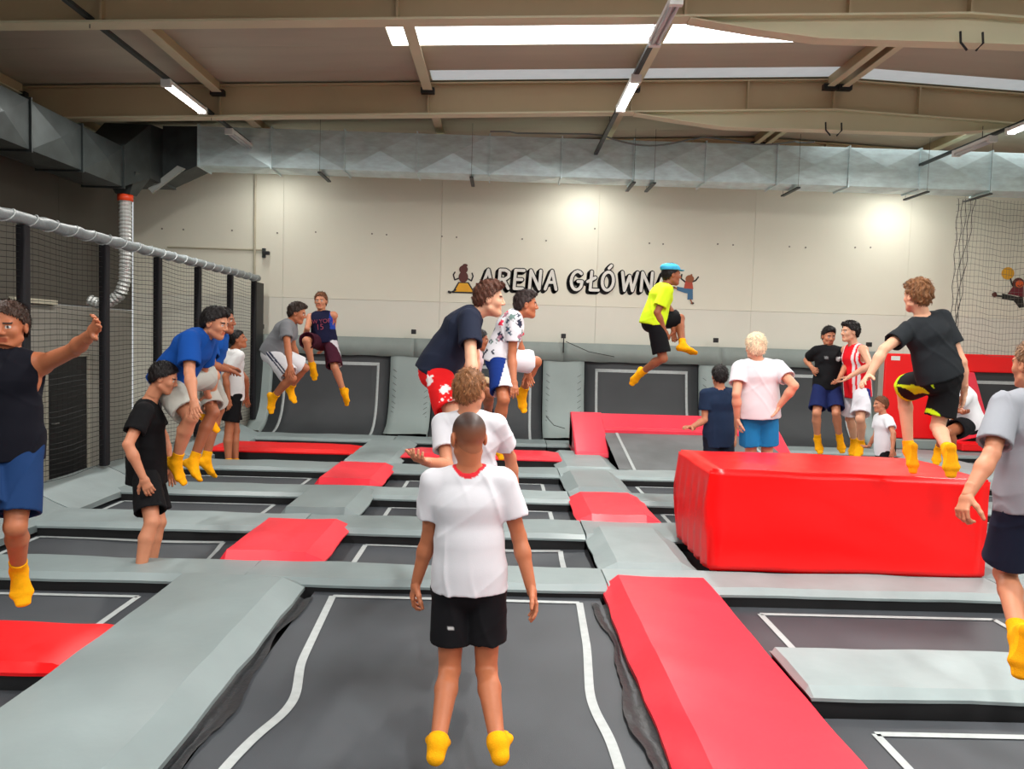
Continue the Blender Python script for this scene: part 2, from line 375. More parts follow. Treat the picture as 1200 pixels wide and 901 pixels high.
# cable draped over the big duct, hanger brackets
m_ = MB(); pts = []
for i in range(50):
    t = i / 49; x = -.3 + 5.6 * t
    z = 5.37 + .05 * math.sin(t * 3) - (.20 * math.sin(min(1, max(0, (t - .32) / .33)) * math.pi)) - (.10 * math.sin(min(1, max(0, (t - .7) / .25)) * math.pi))
    pts.append((x, 13.40 if z < 5.38 else 13.5, z))
m_.tube(pts, .014, 6); tag(m_.build('cable', mat('grey_cable', S(120, 130, 130), .5)), 'grey cable sagging along the front of the long air duct', 'cable')
for i, x in enumerate((-3.2, -.6, 2.2, 2.55, 5.05, 7.3, 8.4)):
    b_ = MB(); b_.box(x - .03, x + .03, 13.36, 14.14, 4.57, 4.595); b_.tube([(x, 13.39, 4.59), (x, 13.39, 5.5)], .003, 5); b_.tube([(x, 14.11, 4.59), (x, 14.11, 5.5)], .003, 5)
    tag(b_.build('duct_bracket', galv_d), 'thin steel bracket under the long air duct, %s' % ['near the left elbow', 'above the left end of the lettering', 'above the lettering, left of a pair', 'above the lettering, right of a pair', 'right of the lettering', 'left of the gathered net', 'at the top of the gathered net'][i], 'bracket', 'hanger brackets of the long duct')

# conduits on the back wall, camera bracket
m_ = MB(); a = atY(299, 200, WY - .05); b = atY(296, 330, WY - .05); m_.tube([(a[0], WY - .04, 4.95), (a[0], WY - .04, 2.9)], .022, 8)
tag(m_.build('conduit', mat('conduit_cream', S(185, 178, 155), .5)), 'vertical cream conduit on the back wall above the fence end', 'pipe')
m_ = MB(); p = atY(200, 291, WY); m_.tube([(-6.6, WY - .03, 3.44), (a[0] + .15, WY - .03, 3.44)], .016, 8)
tag(m_.build('conduit', MATS['conduit_cream']), 'horizontal cream conduit on the back wall behind the fence', 'pipe')
p = atY(308, 296, WY - .1)
cb = empty('wall_bracket', (p[0], WY, p[2])); tag(cb, 'small dark sensor on a grey bracket beside the vertical conduit', 'sensor')
m_ = MB(); m_.box(-.03, .03, -.06, 0, -.09, .09); m_.build('bracket', galv_d, cb)
m_ = MB(); m_.box(.0, .13, -.14, -.06, -.04, .03); bevel(m_.build('sensor_head', steel_dark, cb), .01)

# ------------------------------------------------------------------ wall lettering (flat painted strokes)
def disc(n, c, r): return [(c[0] + r * math.cos(2 * math.pi * k / n), c[1] + r * math.sin(2 * math.pi * k / n)) for k in range(n)]
def stroke_mesh(mb_, strokes, w, x0, z0, sc, yoff, slant=0.06, dx=0, dz=0):
    for st in strokes:
        for i, p_ in enumerate(st):
            P = lambda q: (x0 + dx + (q[0] + slant * q[1]) * sc, z0 + dz + q[1] * sc)
            a = P(p_)
            yoff -= .00025; pts_ = disc(8, a, w / 2); mb_.add([(u, yoff, v) for u, v in pts_], [tuple(range(8))])
            if i + 1 < len(st):
                b = P(st[i + 1]); d_ = Vector((b[0] - a[0], b[1] - a[1]));
                if d_.length < 1e-6: continue
                n_ = Vector((-d_.y, d_.x)).normalized() * w / 2; yoff -= .00025
                mb_.add([(a[0] + n_.x, yoff, a[1] + n_.y), (b[0] + n_.x, yoff, b[1] + n_.y), (b[0] - n_.x, yoff, b[1] - n_.y), (a[0] - n_.x, yoff, a[1] - n_.y)], [(0, 1, 2, 3)])
arc = lambda cx, cy, rx, ry, a0, a1, n=12: [(cx + rx * math.cos(math.radians(a0 + (a1 - a0) * i / n)), cy + ry * math.sin(math.radians(a0 + (a1 - a0) * i / n))) for i in range(n + 1)]
GL = {'A': [[(-.3, -.5), (0, .5), (.3, -.5)], [(-.17, -.12), (.17, -.12)]],
      'R': [[(-.25, -.5), (-.25, .5), (.05, .5), (.25, .38), (.25, .15), (.05, 0), (-.2, 0)], [(-.02, 0), (.28, -.5)]],
      'E': [[(.25, .5), (-.22, .5), (-.22, -.5), (.25, -.5)], [(-.22, 0), (.17, 0)]],
      'N': [[(-.27, -.5), (-.27, .5), (.27, -.5), (.27, .5)]],
      'G': [arc(0, 0, .32, .5, 50, 320) + [(.28, -.05), (.05, -.05)]],
      'Ł': [[(-.15, .5), (-.15, -.5), (.3, -.5)], [(-.33, -.05), (.08, .18)]],
      'Ó': [arc(0, 0, .31, .5, 0, 360, 18), [(.0, .70), (.12, .85)]],
      'W': [[(-.42, .5), (-.22, -.5), (0, .3), (.22, -.5), (.42, .5)]]}
lt = empty('wall_lettering', (0, WY, 3.0)); tag(lt, 'black and white comic lettering reading ARENA GŁÓWNA on the back wall', 'lettering')
ink = mat('black_paint', S(22, 20, 20), .6); inkw = mat('white_letter_paint', S(222, 220, 212), .6)
LP = [('A', 571.5), ('R', 590.5), ('E', 608), ('N', 627), ('A', 646), ('G', 676), ('Ł', 695.5), ('Ó', 712), ('W', 737), ('N', 757.5), ('A', 777)]
for ch, px in LP:
    p = atY(px, 327 + (px - 571) * .018, WY); sc = .36; x0 = p[0]; z0 = p[2] - 3.0
    b_ = MB()
    for k in range(4): stroke_mesh(b_, GL[ch], .104, x0, z0, sc, -.004, dx=-.014 * k, dz=-.012 * k)
    lo = b_.build('letter', ink, lt)
    b_ = MB(); stroke_mesh(b_, GL[ch], .058, x0, z0, sc, -.034); b_.build('letter_face', inkw, lo)
def poly(mb_, pts_, y): mb_.add([(a, y, b) for a, b in pts_], [tuple(range(len(pts_)))])
def mascot(name, lab, px, py, sc, Yw, parts, yo=-.004):
    p = atY(px, py, Yw); r = empty(name, (p[0], Yw, p[2])); tag(r, lab, 'wall painting')
    for k, (nm, m_, kind, dat) in enumerate(parts):
        b_ = MB(); y = yo - .0025 * k
        if kind == 'p': poly(b_, [(a * sc, b * sc) for a, b in dat], y)
        elif kind == 'e': cx, cy, rx, ry = dat; poly(b_, [(cx * sc + rx * sc * math.cos(t * math.pi / 10), cy * sc + ry * sc * math.sin(t * math.pi / 10)) for t in range(20)], y)
        else: stroke_mesh(b_, dat[1:], dat[0] * sc, 0, 0, sc, y, slant=0)
        b_.build(nm, m_, r)
brn = mat('brown_paint', S(88, 40, 34), .6); ylw = mat('yellow_paint', S(226, 165, 30), .6); rdp = mat('red_paint', S(178, 70, 48), .6)
blp = mat('blue_paint', S(60, 105, 140), .6); skn = mat('orange_brown_paint', S(150, 84, 48), .6); mrn = mat('maroon_paint', S(110, 22, 40), .6)
mascot('painted_figure', 'small painted figure with brown body and orange skirt left of the lettering', 543, 327, 1.0, WY, [
    ('arm', ink, 's', (.028, [(-.07, .02), (-.17, -.02), (-.20, .08), (-.17, .13)])), ('arm', ink, 's', (.028, [(.07, .02), (.16, -.03), (.19, .06), (.17, .12)])),
    ('skirt', ink, 'p', [(-.10, -.06), (.11, -.06), (.25, -.28), (-.22, -.28)]), ('skirt', ylw, 'p', [(-.08, -.08), (.09, -.08), (.20, -.25), (-.17, -.25)]),
    ('body', brn, 'e', (0, .04, .095, .11)), ('head', brn, 'e', (.0, .19, .085, .08)), ('hair_tuft', brn, 'e', (.03, .27, .05, .03)),
    ('foot', ink, 's', (.05, [(-.25, -.27), (-.28, -.26)])), ('leg', ink, 's', (.025, [(-.25, -.27), (-.14, -.22)]))])
mascot('painted_figure', 'small painted leaping figure in red top and blue trousers right of the lettering', 806, 335, 1.0, WY, [
    ('arm', ink, 's', (.03, [(-.06, .08), (-.14, .14), (-.13, .22)])), ('arm', ink, 's', (.03, [(.07, .08), (.15, .11), (.20, .18)])),
    ('leg', blp, 'p', [(-.08, -.04), (-.22, -.02), (-.22, -.09), (-.06, -.14), (.0, -.15), (.0, -.27), (.11, -.27), (.10, -.05)]),
    ('shirt', rdp, 'p', [(-.08, -.05), (-.05, .10), (.08, .10), (.11, -.06)]), ('head', skn, 'e', (.03, .14, .085, .075)), ('ear', skn, 'e', (.06, .215, .02, .02)),
    ('foot', ink, 'e', (-.29, -.04, .045, .022)), ('foot', ink, 'e', (.10, -.34, .035, .022)), ('shin', skn, 's', (.025, [(.06, -.27), (.09, -.34)])), ('shin', skn, 's', (.025, [(-.22, -.055), (-.28, -.045)]))])
mascot('painted_figure', 'painted leaping figure with yellow ball behind the net at the right edge', 1187, 343, 1.0, WY, [
    ('ball', ylw, 'e', (-.13, .38, .13, .125)), ('arm', ink, 's', (.035, [(.03, .08), (-.04, .18), (-.07, .27)])),
    ('trousers', ink, 'p', [(.1, -.08), (-.22, -.02), (-.22, -.13), (.02, -.16), (.14, -.30), (.24, -.28), (.2, -.05)]),
    ('shirt', mrn, 'p', [(-.12, -.03), (0, .14), (.2, .14), (.22, -.08)]), ('head', brn, 'e', (.09, .19, .12, .11)), ('face', mat('face_paint', S(225, 95, 40), .6), 'e', (.11, .175, .08, .075)),
    ('shin', ink, 's', (.035, [(-.2, -.08), (-.35, -.07)])), ('foot', brn, 'e', (-.38, -.05, .05, .05)), ('smile', ink, 's', (.014, [(.07, .15), (.1, .13), (.14, .14), (.16, .17)]))])

# ------------------------------------------------------------------ court: pads
def pad(name, lab, x0, x1, y0, y1, z, m, lips=(.03, .03, .03, .03), th=.035, drop=.035, group=None, seed=0, cat='safety pad', nx=None, ny=None, lipmat=None):
    """soft covered slab: flat top, sloping lips (left,right,front,back), slightly uneven vinyl"""
    l, r_, f_, b_ = lips
    nx = nx or max(6, int((x1 - x0) / .12)); ny = ny or max(5, int((y1 - y0) / .12)); nx = min(nx, 34); ny = min(ny, 34)
    us = [x0, x0 + l] + [x0 + l + (x1 - r_ - x0 - l) * i / nx for i in range(1, nx)] + [x1 - r_, x1]
    vs = [y0, y0 + f_] + [y0 + f_ + (y1 - b_ - y0 - f_) * i / ny for i in range(1, ny)] + [y1 - b_, y1]
    cx, cy = (x0 + x1) / 2, (y0 + y1) / 2
    v = []; f = []
    nxx, nyy = len(us), len(vs)
    for j, yv in enumerate(vs):
        for i, xv in enumerate(us):
            edge = i in (0, nxx - 1) or j in (0, nyy - 1)
            dz = -drop if edge else .006 * float(sinnoise(xv * 2.5 + seed, yv * 2.5, 0, seed))
            ex = .008 * float(sinnoise(xv * 3 + seed, yv * 3, 1, seed)) if edge else 0
            v.append((xv - cx + (ex if i in (0, nxx - 1) else 0), yv - cy + (ex if j in (0, nyy - 1) else 0), dz))
    for j in range(nyy - 1):
        for i in range(nxx - 1):
            a = j * nxx + i; f.append((a, a + 1, a + nxx + 1, a + nxx))
    per = [i for i in range(nxx)] + [j * nxx + nxx - 1 for j in range(1, nyy)] + [(nyy - 1) * nxx + i for i in range(nxx - 2, -1, -1)] + [j * nxx for j in range(nyy - 2, 0, -1)]
    n0 = len(v)
    for q in per: v.append((v[q][0] * .995, v[q][1] * .995, -drop - th * .55))
    L_ = len(per)
    for k in range(L_): f.append((per[k], n0 + k, n0 + (k + 1) % L_, per[(k + 1) % L_]))
    f.append(tuple(n0 + k for k in range(L_ - 1, -1, -1)))
    o = pydata(name, v, f, m, None, False); o.location = (cx, cy, z)
    o.data.polygons.foreach_set('use_smooth', [True] * len(o.data.polygons))
    bm_ = bmesh.new(); bm_.from_mesh(o.data)
    for e in bm_.edges:
        if len(e.link_faces) == 2 and e.calc_face_angle(0) > .3: e.smooth = False
    bm_.to_mesh(o.data); bm_.free()
    tag(o, lab, cat, group)
    w_, d_ = (x1 - x0) / 2 - (.10 if name == 'square_pad' else .01), (y1 - y0) / 2 - .015
    sk = MB(); sk.box(-w_, w_, -d_ + (.02 if name == 'square_pad' else 0), d_ - (.33 if name == 'square_pad' else 0), -.36, -drop - th * .5); sk.build('under_skirt', blk, o)
    return o
CO = [(-4.45, -2.28), (-1.45, .84), (1.64, 3.93), (4.73, 7.0), (7.8, 10.0)]
CN = ['left', 'centre', 'right', 'far right', 'outermost right']
RN = [(-4.47, -1.87), (-1.865, .84), (.845, 3.95), (3.955, 7.4), (7.405, 11)]
ROWS = [(5.58, 6.08, 'front'), (7.08, 7.72, 'second'), (8.66, 9.24, 'third'), (10.32, 10.98, 'fourth'), (13.4, 14.1, 'rearmost')]
k_ = 0
for (y0, y1, rn) in ROWS:
    for (x0, x1), cn in zip(RN, CN):
        k_ += 1
        if y0 < 6 and cn in ('right', 'far right'): pass
        pad('cross_pad', 'grey cross pad of the %s row in the %s column' % (rn, cn), x0, x1, y0, y1, 0, grey_vinyl if k_ % 3 else grey_vinyl2,
            lips=(.004, .004, .07, .03), seed=k_ * 1.7, group='grey cross pads between trampoline rows')
# near rows
pad('cross_pad', 'grey cross pad nearest the camera at right, beside the red runner', 1.68, 5.2, 3.93, 4.55, 0, grey_vinyl2, lips=(.02, .02, .08, .03), seed=3)
pad('cross_pad', 'bright red cross pad at the left picture edge', -4.6, -2.24, 4.0, 4.66, .01, red_deep, lips=(.03, .12, .05, .03), seed=5)
pad('runner_pad', 'long grey runner pad in the left foreground', -2.30, -1.40, 1.5, 5.62, .03, grey_vinyl, lips=(.02, .16, .05, .05), drop=.08, th=.05, seed=8, cat='safety pad')
pad('runner_pad', 'long red runner pad in the right foreground', .80, 1.66, 1.5, 5.80, .05, red_vinyl, lips=(.13, .08, .05, .08), drop=.10, th=.06, seed=9)
pad('runner_pad', 'long grey runner pad at the right behind the near edge', 3.93, 4.73, 1.5, 5.5, .03, grey_vinyl, lips=(.1, .1, .05, .05), th=.1, seed=10)
# squares of the runner lines between the rows
SQ = [(-2.22, -1.38, 6.08, 7.30, .055, red_vinyl, 'red square pad beside the second-row boy in black'),
      (-2.20, -1.40, 7.72, 9.00, .05, grey_vinyl, 'grey square pad between two red ones left of centre'),
      (-2.24, -1.42, 9.32, 10.68, .06, red_vinyl, 'red square pad farther back left of centre'),
      (-2.26, -1.42, 10.95, 13.35, .03, grey_vinyl2, 'long grey pad in front of the wall trampolines left of centre'),
      (.84, 1.66, 6.08, 7.36, .035, grey_vinyl2, 'grey square pad against the left side of the red block'),
      (.82, 1.68, 7.70, 8.95, .06, red_vinyl, 'red square pad right of centre beyond the red block corner'),
      (.84, 1.66, 9.24, 10.55, .04, grey_vinyl, 'grey square pad right of centre in the fourth row'),
      (.84, 1.75, 10.90, 12.55, .03, grey_vinyl2, 'grey square pad in front of the raised red frame'),
      (3.95, 4.74, 6.08, 7.3, .03, grey_vinyl, 'grey square pad against the right side of the red block'),
      (3.95, 4.74, 7.7, 8.95, .05, red_vinyl, 'red square pad behind the right end of the red block'),
      (3.95, 4.74, 9.3, 10.6, .04, grey_vinyl, 'grey square pad behind the red block, farther back'),
      (3.95, 4.74, 11.0, 13.3, .03, grey_vinyl2, 'long grey pad behind the block near the padded wall'),
      (7.0, 7.8, 6.08, 9, .03, grey_vinyl, 'grey pad strip at the right picture edge'),
      (7.0, 7.8, 9.1, 13.3, .03, grey_vinyl2, 'grey pad strip towards the red wall at right')]
for i, (x0, x1, y0, y1, z, m_, lab) in enumerate(SQ):
    pad('square_pad', lab, x0, x1, y0, y1, z, m_, lips=(.15 if x0 > 0 else .05, .15, .06, .04), drop=.075, th=.03, seed=i * 2.3 + 1, group='square pads at the crossings')
pad('cross_pad', 'narrow red cross pad across the left column before the wall', -4.4, -2.2, 11.5, 12.35, .07, red_deep, lips=(.05, .2, .12, .05), seed=21)
pad('cross_pad', 'narrow red cross pad across the centre column before the wall', -1.47, .97, 11.5, 12.35, .05, red_vinyl, lips=(.22, .22, .12, .05), seed=22)
pad('cross_pad', 'narrow red cross pad across the far right column before the wall', 4.75, 7.0, 11.5, 12.35, .05, red_vinyl, lips=(.2, .2, .12, .05), seed=23)
# long side pads along the fence
def slope_pad(name, lab, prof, y0, y1, m, group=None, n=30, joints=None):
    v = []; f = []; np_ = len(prof)
    cy = (y0 + y1) / 2; cx = prof[0][0]
    for i in range(n + 1):
        y = y0 + (y1 - y0) * i / n
        for j, (x, z) in enumerate(prof): v.append((x - cx, y - cy, z + .005 * float(sinnoise(y * 2 + j, x * 3, 0, 1))))
    for i in range(n):
        for j in range(np_ - 1): a = i * np_ + j; f.append((a, a + 1, a + np_ + 1, a + np_))
        f.append((i * np_ + np_ - 1, i * np_, i * np_ + np_, i * np_ + np_ * 2 - 1))
    f += [tuple(range(np_ - 1, -1, -1)), tuple(n * np_ + j for j in range(np_))]
    o = pydata(name, v, f, m); o.location = (cx, cy, 0); tag(o, lab, 'safety pad', group); return o
for i, (y0, y1) in enumerate([(2.0, 5.5), (5.52, 7.7), (7.72, 9.2), (9.22, 10.9), (10.92, 13.9)]):
    slope_pad('side_pad', 'sloping grey side pad along the foot of the fence, %s' % ['nearest', 'second from the front', 'middle section', 'fourth from the front', 'farthest section'][i],
              [(-4.80, .05), (-4.80, .17), (-4.74, .19), (-4.46, .055), (-4.26, -.03), (-4.26, -.09), (-4.6, -.09)], y0, y1, grey_vinyl if i % 2 else grey_vinyl2, 'side pads along the fence')

# ------------------------------------------------------------------ trampolines (bed > boundary_line)
def onz_(px, py, zz=-.09):
    r = ray(px, py); t = (zz - CAMLOC[2]) / r[2]; p = CAMLOC + t * r; return (p[0], p[1])
def tramp(lab, x0, x1, y0, y1, z, dips=(), inset=(.26, .26, .12, .12), lw=.045, m=mat_mesh, n=None, ztop=None, lines=True, wav=0.0, pathl=None, pathr=None):
    nx = 26; ny = n or max(14, int((y1 - y0) / .07)); cx, cy = (x0 + x1) / 2, (y0 + y1) / 2
    def zf(x, y):
        t = (y - y0) / (y1 - y0)
        zz = z + ((ztop - z) * t if ztop is not None else 0)
        ex = min(1, (x - x0) / .35, (x1 - x) / .35); ey = min(1, (y - y0) / .3, (y1 - y) / .3); e = max(0, min(ex, ey)); e = e * e * (3 - 2 * e)
        for (dx, dy, dd, s) in dips: zz -= dd * math.exp(-((x - dx) ** 2 + (y - dy) ** 2) / (2 * s * s)) * (.25 + .75 * e)
        return zz
    v = [(x0 + (x1 - x0) * i / nx - cx, y0 + (y1 - y0) * j / ny - cy, zf(x0 + (x1 - x0) * i / nx, y0 + (y1 - y0) * j / ny)) for j in range(ny + 1) for i in range(nx + 1)]
    f = [(j * (nx + 1) + i, j * (nx + 1) + i + 1, (j + 1) * (nx + 1) + i + 1, (j + 1) * (nx + 1) + i) for j in range(ny) for i in range(nx)]
    o = pydata('trampoline_bed', v, f, m, None, True); o.location = (cx, cy, 0)
    tag(o, lab, 'trampoline', 'trampoline beds of the court')
    if not lines: return o
    l, r_, fr, bk = inset
    X0, X1, Y0, Y1 = x0 + l, x1 - r_, y0 + fr, y1 - bk
    def line(a, b, nm='boundary_line'):
        k = max(4, int(math.hypot(b[0] - a[0], b[1] - a[1]) / .07)); vv = []; ff = []
        d_ = Vector((b[0] - a[0], b[1] - a[1])).normalized(); nn = Vector((-d_.y, d_.x)) * lw / 2
        for q in range(k + 1):
            t = q / k; px = a[0] + (b[0] - a[0]) * t; py = a[1] + (b[1] - a[1]) * t
            w_ = wav * (math.sin(t * 7) * .5 + math.sin(t * 17 + a[0]) * .18) * math.sin(math.pi * min(1, t * 1.02))
            px += w_ * (1 if abs(d_.y) > .5 else 0)
            for s in (-1, 1): vv.append((px + nn.x * s - cx, py + nn.y * s - cy, zf(px + nn.x * s, py + nn.y * s) + .006))
        for q in range(k): ff.append((2 * q, 2 * q + 2, 2 * q + 3, 2 * q + 1))
        pydata(nm, vv, ff, tape, o)
    if pathl:
        def pline(P):
            k = 60; vv = []; ff = []; P = [np.array(q) for q in P]; seg = np.cumsum([0] + [np.linalg.norm(b - a) for a, b in zip(P[:-1], P[1:])]); T = np.linspace(0, seg[-1], k)
            C_ = np.stack([np.interp(T, seg, [q[0] for q in P]), np.interp(T, seg, [q[1] for q in P])], 1)
            for it in range(6): C_[1:-1] = (C_[:-2] + 2 * C_[1:-1] + C_[2:]) / 4
            Tn = np.gradient(C_, axis=0); Tn /= np.linalg.norm(Tn, axis=1)[:, None]
            for (px, py), tn in zip(C_, Tn):
                for s_ in (-1, 1): xx, yy = px - tn[1] * s_ * lw / 2, py + tn[0] * s_ * lw / 2; vv.append((xx - cx, yy - cy, zf(xx, yy) + .006))
            for q in range(k - 1): ff.append((2 * q, 2 * q + 2, 2 * q + 3, 2 * q + 1))
            pydata('boundary_line', vv, ff, tape, o)
        pline(pathl); pline(pathr); line(pathl[0], pathr[0]); return o
    line((X0, Y0), (X0, Y1)); line((X1, Y0), (X1, Y1)); line((X0, Y1), (X1, Y1)); line((X0, Y0), (X1, Y0))
    return o
G = 'grey'
tramp('large trampoline bed in the foreground under the boy in white', -1.33, .78, .9, 5.60, -.09, dips=[(-.15, 3.45, .055, .6)], inset=(.30, .25, .3, .13), lw=.05, wav=.06, pathl=[onz_(390, 699), onz_(368, 745), onz_(352, 778), onz_(347, 815), onz_(334, 833), onz_(300, 860), onz_(262, 900), onz_(222, 960)], pathr=[onz_(679, 707), onz_(688, 760), onz_(691, 812), onz_(697, 830), onz_(715, 862), onz_(728, 901), onz_(742, 960)])
tramp('trampoline bed at left between the red cross pad and front grey row', -4.3, -2.3, 4.3, 5.60, -.13, inset=(.4, .28, .1, .10))
tramp('trampoline bed in the bottom left corner before the red cross pad', -4.3, -2.32, 1.6, 4.05, -.13, inset=(.4, .28, .1, .20))
tramp('trampoline bed at right between the red block and near grey cross pad', 1.68, 3.9, 4.2, 5.60, -.13, inset=(.25, .26, .1, .16))
tramp('trampoline bed in the bottom right corner', 1.70, 3.9, 1.4, 3.90, -.13, inset=(.24, .26, .1, .16))
tramp('far right trampoline bed level with the near grey cross pad', 4.75, 7.0, 1.5, 5.46, -.06)
for ci, ((x0, x1), cn) in enumerate(zip(CO, CN)):
    for ri, (y0, y1) in enumerate([(6.06, 7.10), (7.70, 8.68), (9.22, 10.34), (10.96, 13.42)]):
        if cn == 'outermost right' and ri < 2: continue
        if cn == 'right' and ri == 3: continue
        dips = []
        if ci == 0 and ri == 0: dips = [(-3.0, 6.35, .16, .45)]
        if ci == 1 and ri == 0: dips = [(.1, 6.6, .10, .5)]
        tramp('trampoline bed in the %s column, %s row of cells' % (cn, ['second', 'third', 'fourth', 'rearmost'][ri]), x0 - .02, x1 + .02, y0, y1, -.13, dips, inset=(.26, .26, .08, .06))
# raised trampoline with red frame
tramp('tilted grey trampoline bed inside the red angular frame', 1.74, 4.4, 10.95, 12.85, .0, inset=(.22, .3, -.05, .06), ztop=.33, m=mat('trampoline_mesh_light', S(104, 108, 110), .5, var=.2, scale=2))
rf = empty('red_ramp_frame', (1.3, 12.9, 0)); tag(rf, 'raised red padded frame around the tilted trampoline bed behind the block', 'safety pad')
def prism(name, m, pts_yz, x0, x1, par, org, sk=0):
    v = [(x0 - org[0], y - org[1], z - org[2]) for y, z in pts_yz] + [(x1 - org[0], y - org[1], z - org[2]) for y, z in pts_yz]
    n = len(pts_yz); f = [tuple(range(n - 1, -1, -1)), tuple(range(n, 2 * n))] + [(i, (i + 1) % n, n + (i + 1) % n, n + i) for i in range(n)]
    return bevel(pydata(name, v, f, m, par), .02, 2)
o_ = (1.3, 12.9, 0)
prism('rear_bar', mat('red_vinyl_pink', S(240, 56, 78), .3, var=.05, bump=.2, bscale=6), [(12.75, .02), (12.75, .38), (12.85, .40), (13.25, .60), (13.3, .02)], 1.22, 4.72, rf, o_)
prism('side_bar', MATS['red_vinyl_pink'], [(12.1, -.02), (12.12, .06), (13.2, .61), (13.3, .60), (13.3, -.02)], 1.22, 1.76, rf, o_)
prism('side_bar', MATS['red_vinyl_pink'], [(12.1, -.02), (12.12, .06), (13.2, .61), (13.3, .60), (13.3, -.02)], 4.35, 4.72, rf, o_)
# black under-structure seen in the gaps
mb = MB(); mb.box(-4.7, 11, 1.2, 13.9, -.55, -.42); tag(mb.build('black_deck', blk), 'black deck under the trampolines seen in the gaps between pads', 'platform')
# ragged black webbing between the big bed and the runner pads
for nm, xs0, sgn, lab in (('spring_cover', -1.44, 1, 'torn black webbing between the big trampoline bed and grey runner'), ('spring_cover', .84, -1, 'black webbing strip between the big trampoline bed and red runner')):
    v = []; f = []; n = 60
    for i in range(n + 1):
        y = 1.6 + 3.85 * i / n; w = .12 + .03 * math.sin(i * .23) + .012 * math.sin(i * .61) + .01 * random.random()
        for j in range(5): v.append((xs0 + sgn * w * j / 4, y, -.05 - .05 * math.sin(j / 4 * math.pi) + .012 * random.random() * (1 if 0 < j < 4 else 0) + (0 if j < 4 else -.025)))
    for i in range(n):
        for j in range(4): a = i * 5 + j; f.append((a, a + 1, a + 6, a + 5))
    tag(pydata(nm, v, f, blk_cloth, None, True), lab, 'webbing')

# ------------------------------------------------------------------ big red block
bx = []; nx, nz = 24, 9
def soft_block(name, lab, x0, x1, y0, y1, z0, z1, m, seed):
    bm_ = bmesh.new(); bmesh.ops.create_cube(bm_, size=1)
    for v_ in bm_.verts: v_.co = Vector(((v_.co.x) * (x1 - x0), (v_.co.y) * (y1 - y0), (v_.co.z) * (z1 - z0)))
    bmesh.ops.bevel(bm_, geom=list(bm_.edges), offset=.018, segments=2, affect='EDGES')
    bmesh.ops.subdivide_edges(bm_, edges=[e for e in bm_.edges if e.calc_length() > .3], cuts=22, use_grid_fill=True)
    for v_ in bm_.verts:
        x, y, z = v_.co
        if x < -(x1 - x0) / 2 + .05:      # slack vertical folds on the left end
            v_.co.x += .016 * math.sin(y * 30 + 2 * math.sin(z * 3)) * max(0, min(1, (.34 - z) / .25)) - .02 * math.cos(z * 3.8)
        v_.co.z += .006 * float(sinnoise(x * 2, y * 3, 0, seed)); v_.co.y += .006 * float(sinnoise(x * 1.5, z * 3, 1, seed))
        if z > 0: v_.co.z += -.012 * x / 1.1
    me = D.meshes.new(name); bm_.to_mesh(me); bm_.free()
    o = link_mesh(name, me, m, None, True, ((x0 + x1) / 2, (y0 + y1) / 2, (z0 + z1) / 2)); tag(o, lab, 'foam block'); return o
soft_block('foam_block', 'big bright red rectangular foam block right of centre', 1.70, 3.95, 6.04, 7.2, .0, .81, mat('red_block_vinyl', S(250, 2, 4), .3, var=.02, bump=.3, bscale=3, spec=.45), 2)

# ------------------------------------------------------------------ padded wall with wall trampolines
PROF = [(14.10, 0.0), (14.32, .05), (14.52, .15), (14.68, .32), (14.79, .55), (14.86, .85), (14.92, 1.18), (14.96, 1.47)]
def interp_prof(t):
    u = t * (len(PROF) - 1); i = min(int(u), len(PROF) - 2); k = u - i
    return (PROF[i][0] * (1 - k) + PROF[i + 1][0] * k, PROF[i][1] * (1 - k) + PROF[i + 1][1] * k)
def sweep(name, m, x0, x1, t0, t1, off, par, th=.04, n=18, nx=6, warp=0.0, org=(0, 0, 0)):
    v = []; f = []
    for i in range(n + 1):
        t = t0 + (t1 - t0) * i / n; y, z = interp_prof(t); y2, z2 = interp_prof(min(1, t + .02)); y1_, z1_ = interp_prof(max(0, t - .02))
        nn = Vector((0, -(z2 - z1_), (y2 - y1_))).normalized()
        for j in range(nx + 1):
            x = x0 + (x1 - x0) * j / nx; w = off + warp * float(sinnoise(x * 3, t * 6, 0, x0))
            v.append((x - org[0], y + nn.y * w - org[1], z + nn.z * w - org[2]))
        for j in (0, nx): v.append((x0 + (x1 - x0) * j / nx - org[0], y + nn.y * (off - th) - org[1], z + nn.z * (off - th) - org[2]))
    R_ = nx + 3
    for i in range(n):
        for j in range(nx): a = i * R_ + j; f.append((a, a + 1, a + R_ + 1, a + R_))
        a = i * R_; f.append((a + nx + 1, a, a + R_, a + R_ + nx + 1)); f.append((a + nx, a + nx + 2, a + R_ + nx + 2, a + R_ + nx))
    return pydata(name, v, f, m, par, True)
WT = [(-4.42, -2.14), (-1.34, .82), (1.62, 3.87), (4.75, 6.98)]
WTN = ['leftmost wall trampoline behind the two jumping boys', 'wall trampoline behind the centre jumpers', 'wall trampoline behind the red frame below the yellow-shirted jumper', 'wall trampoline behind the man in the black T-shirt']
for (x0, x1), lab in zip(WT, WTN):
    og = ((x0 + x1) / 2, 14.1, 0); r = empty('wall_trampoline', og); tag(r, 'black curved ' + lab, 'trampoline', 'wall trampolines')
    sweep('bed', mat_wall, x0 + .02, x1 - .02, 0, .99, -.03, r, org=og)
    lw = .05
    for a, b in ((x0 + .22, x0 + .22 + lw), (x1 - .22 - lw, x1 - .22)): sweep('boundary_line', tape, a, b, 0, .90, -.022, r, nx=1, th=.002, org=og)
    sweep('boundary_line', tape, x0 + .22, x1 - .22, .89, .92, -.022, r, nx=4, n=2, th=.002, org=og)
PW = [(-4.72, -4.42), (-2.14, -1.34), (.82, 1.62), (3.87, 4.75), (6.98, 7.35)]
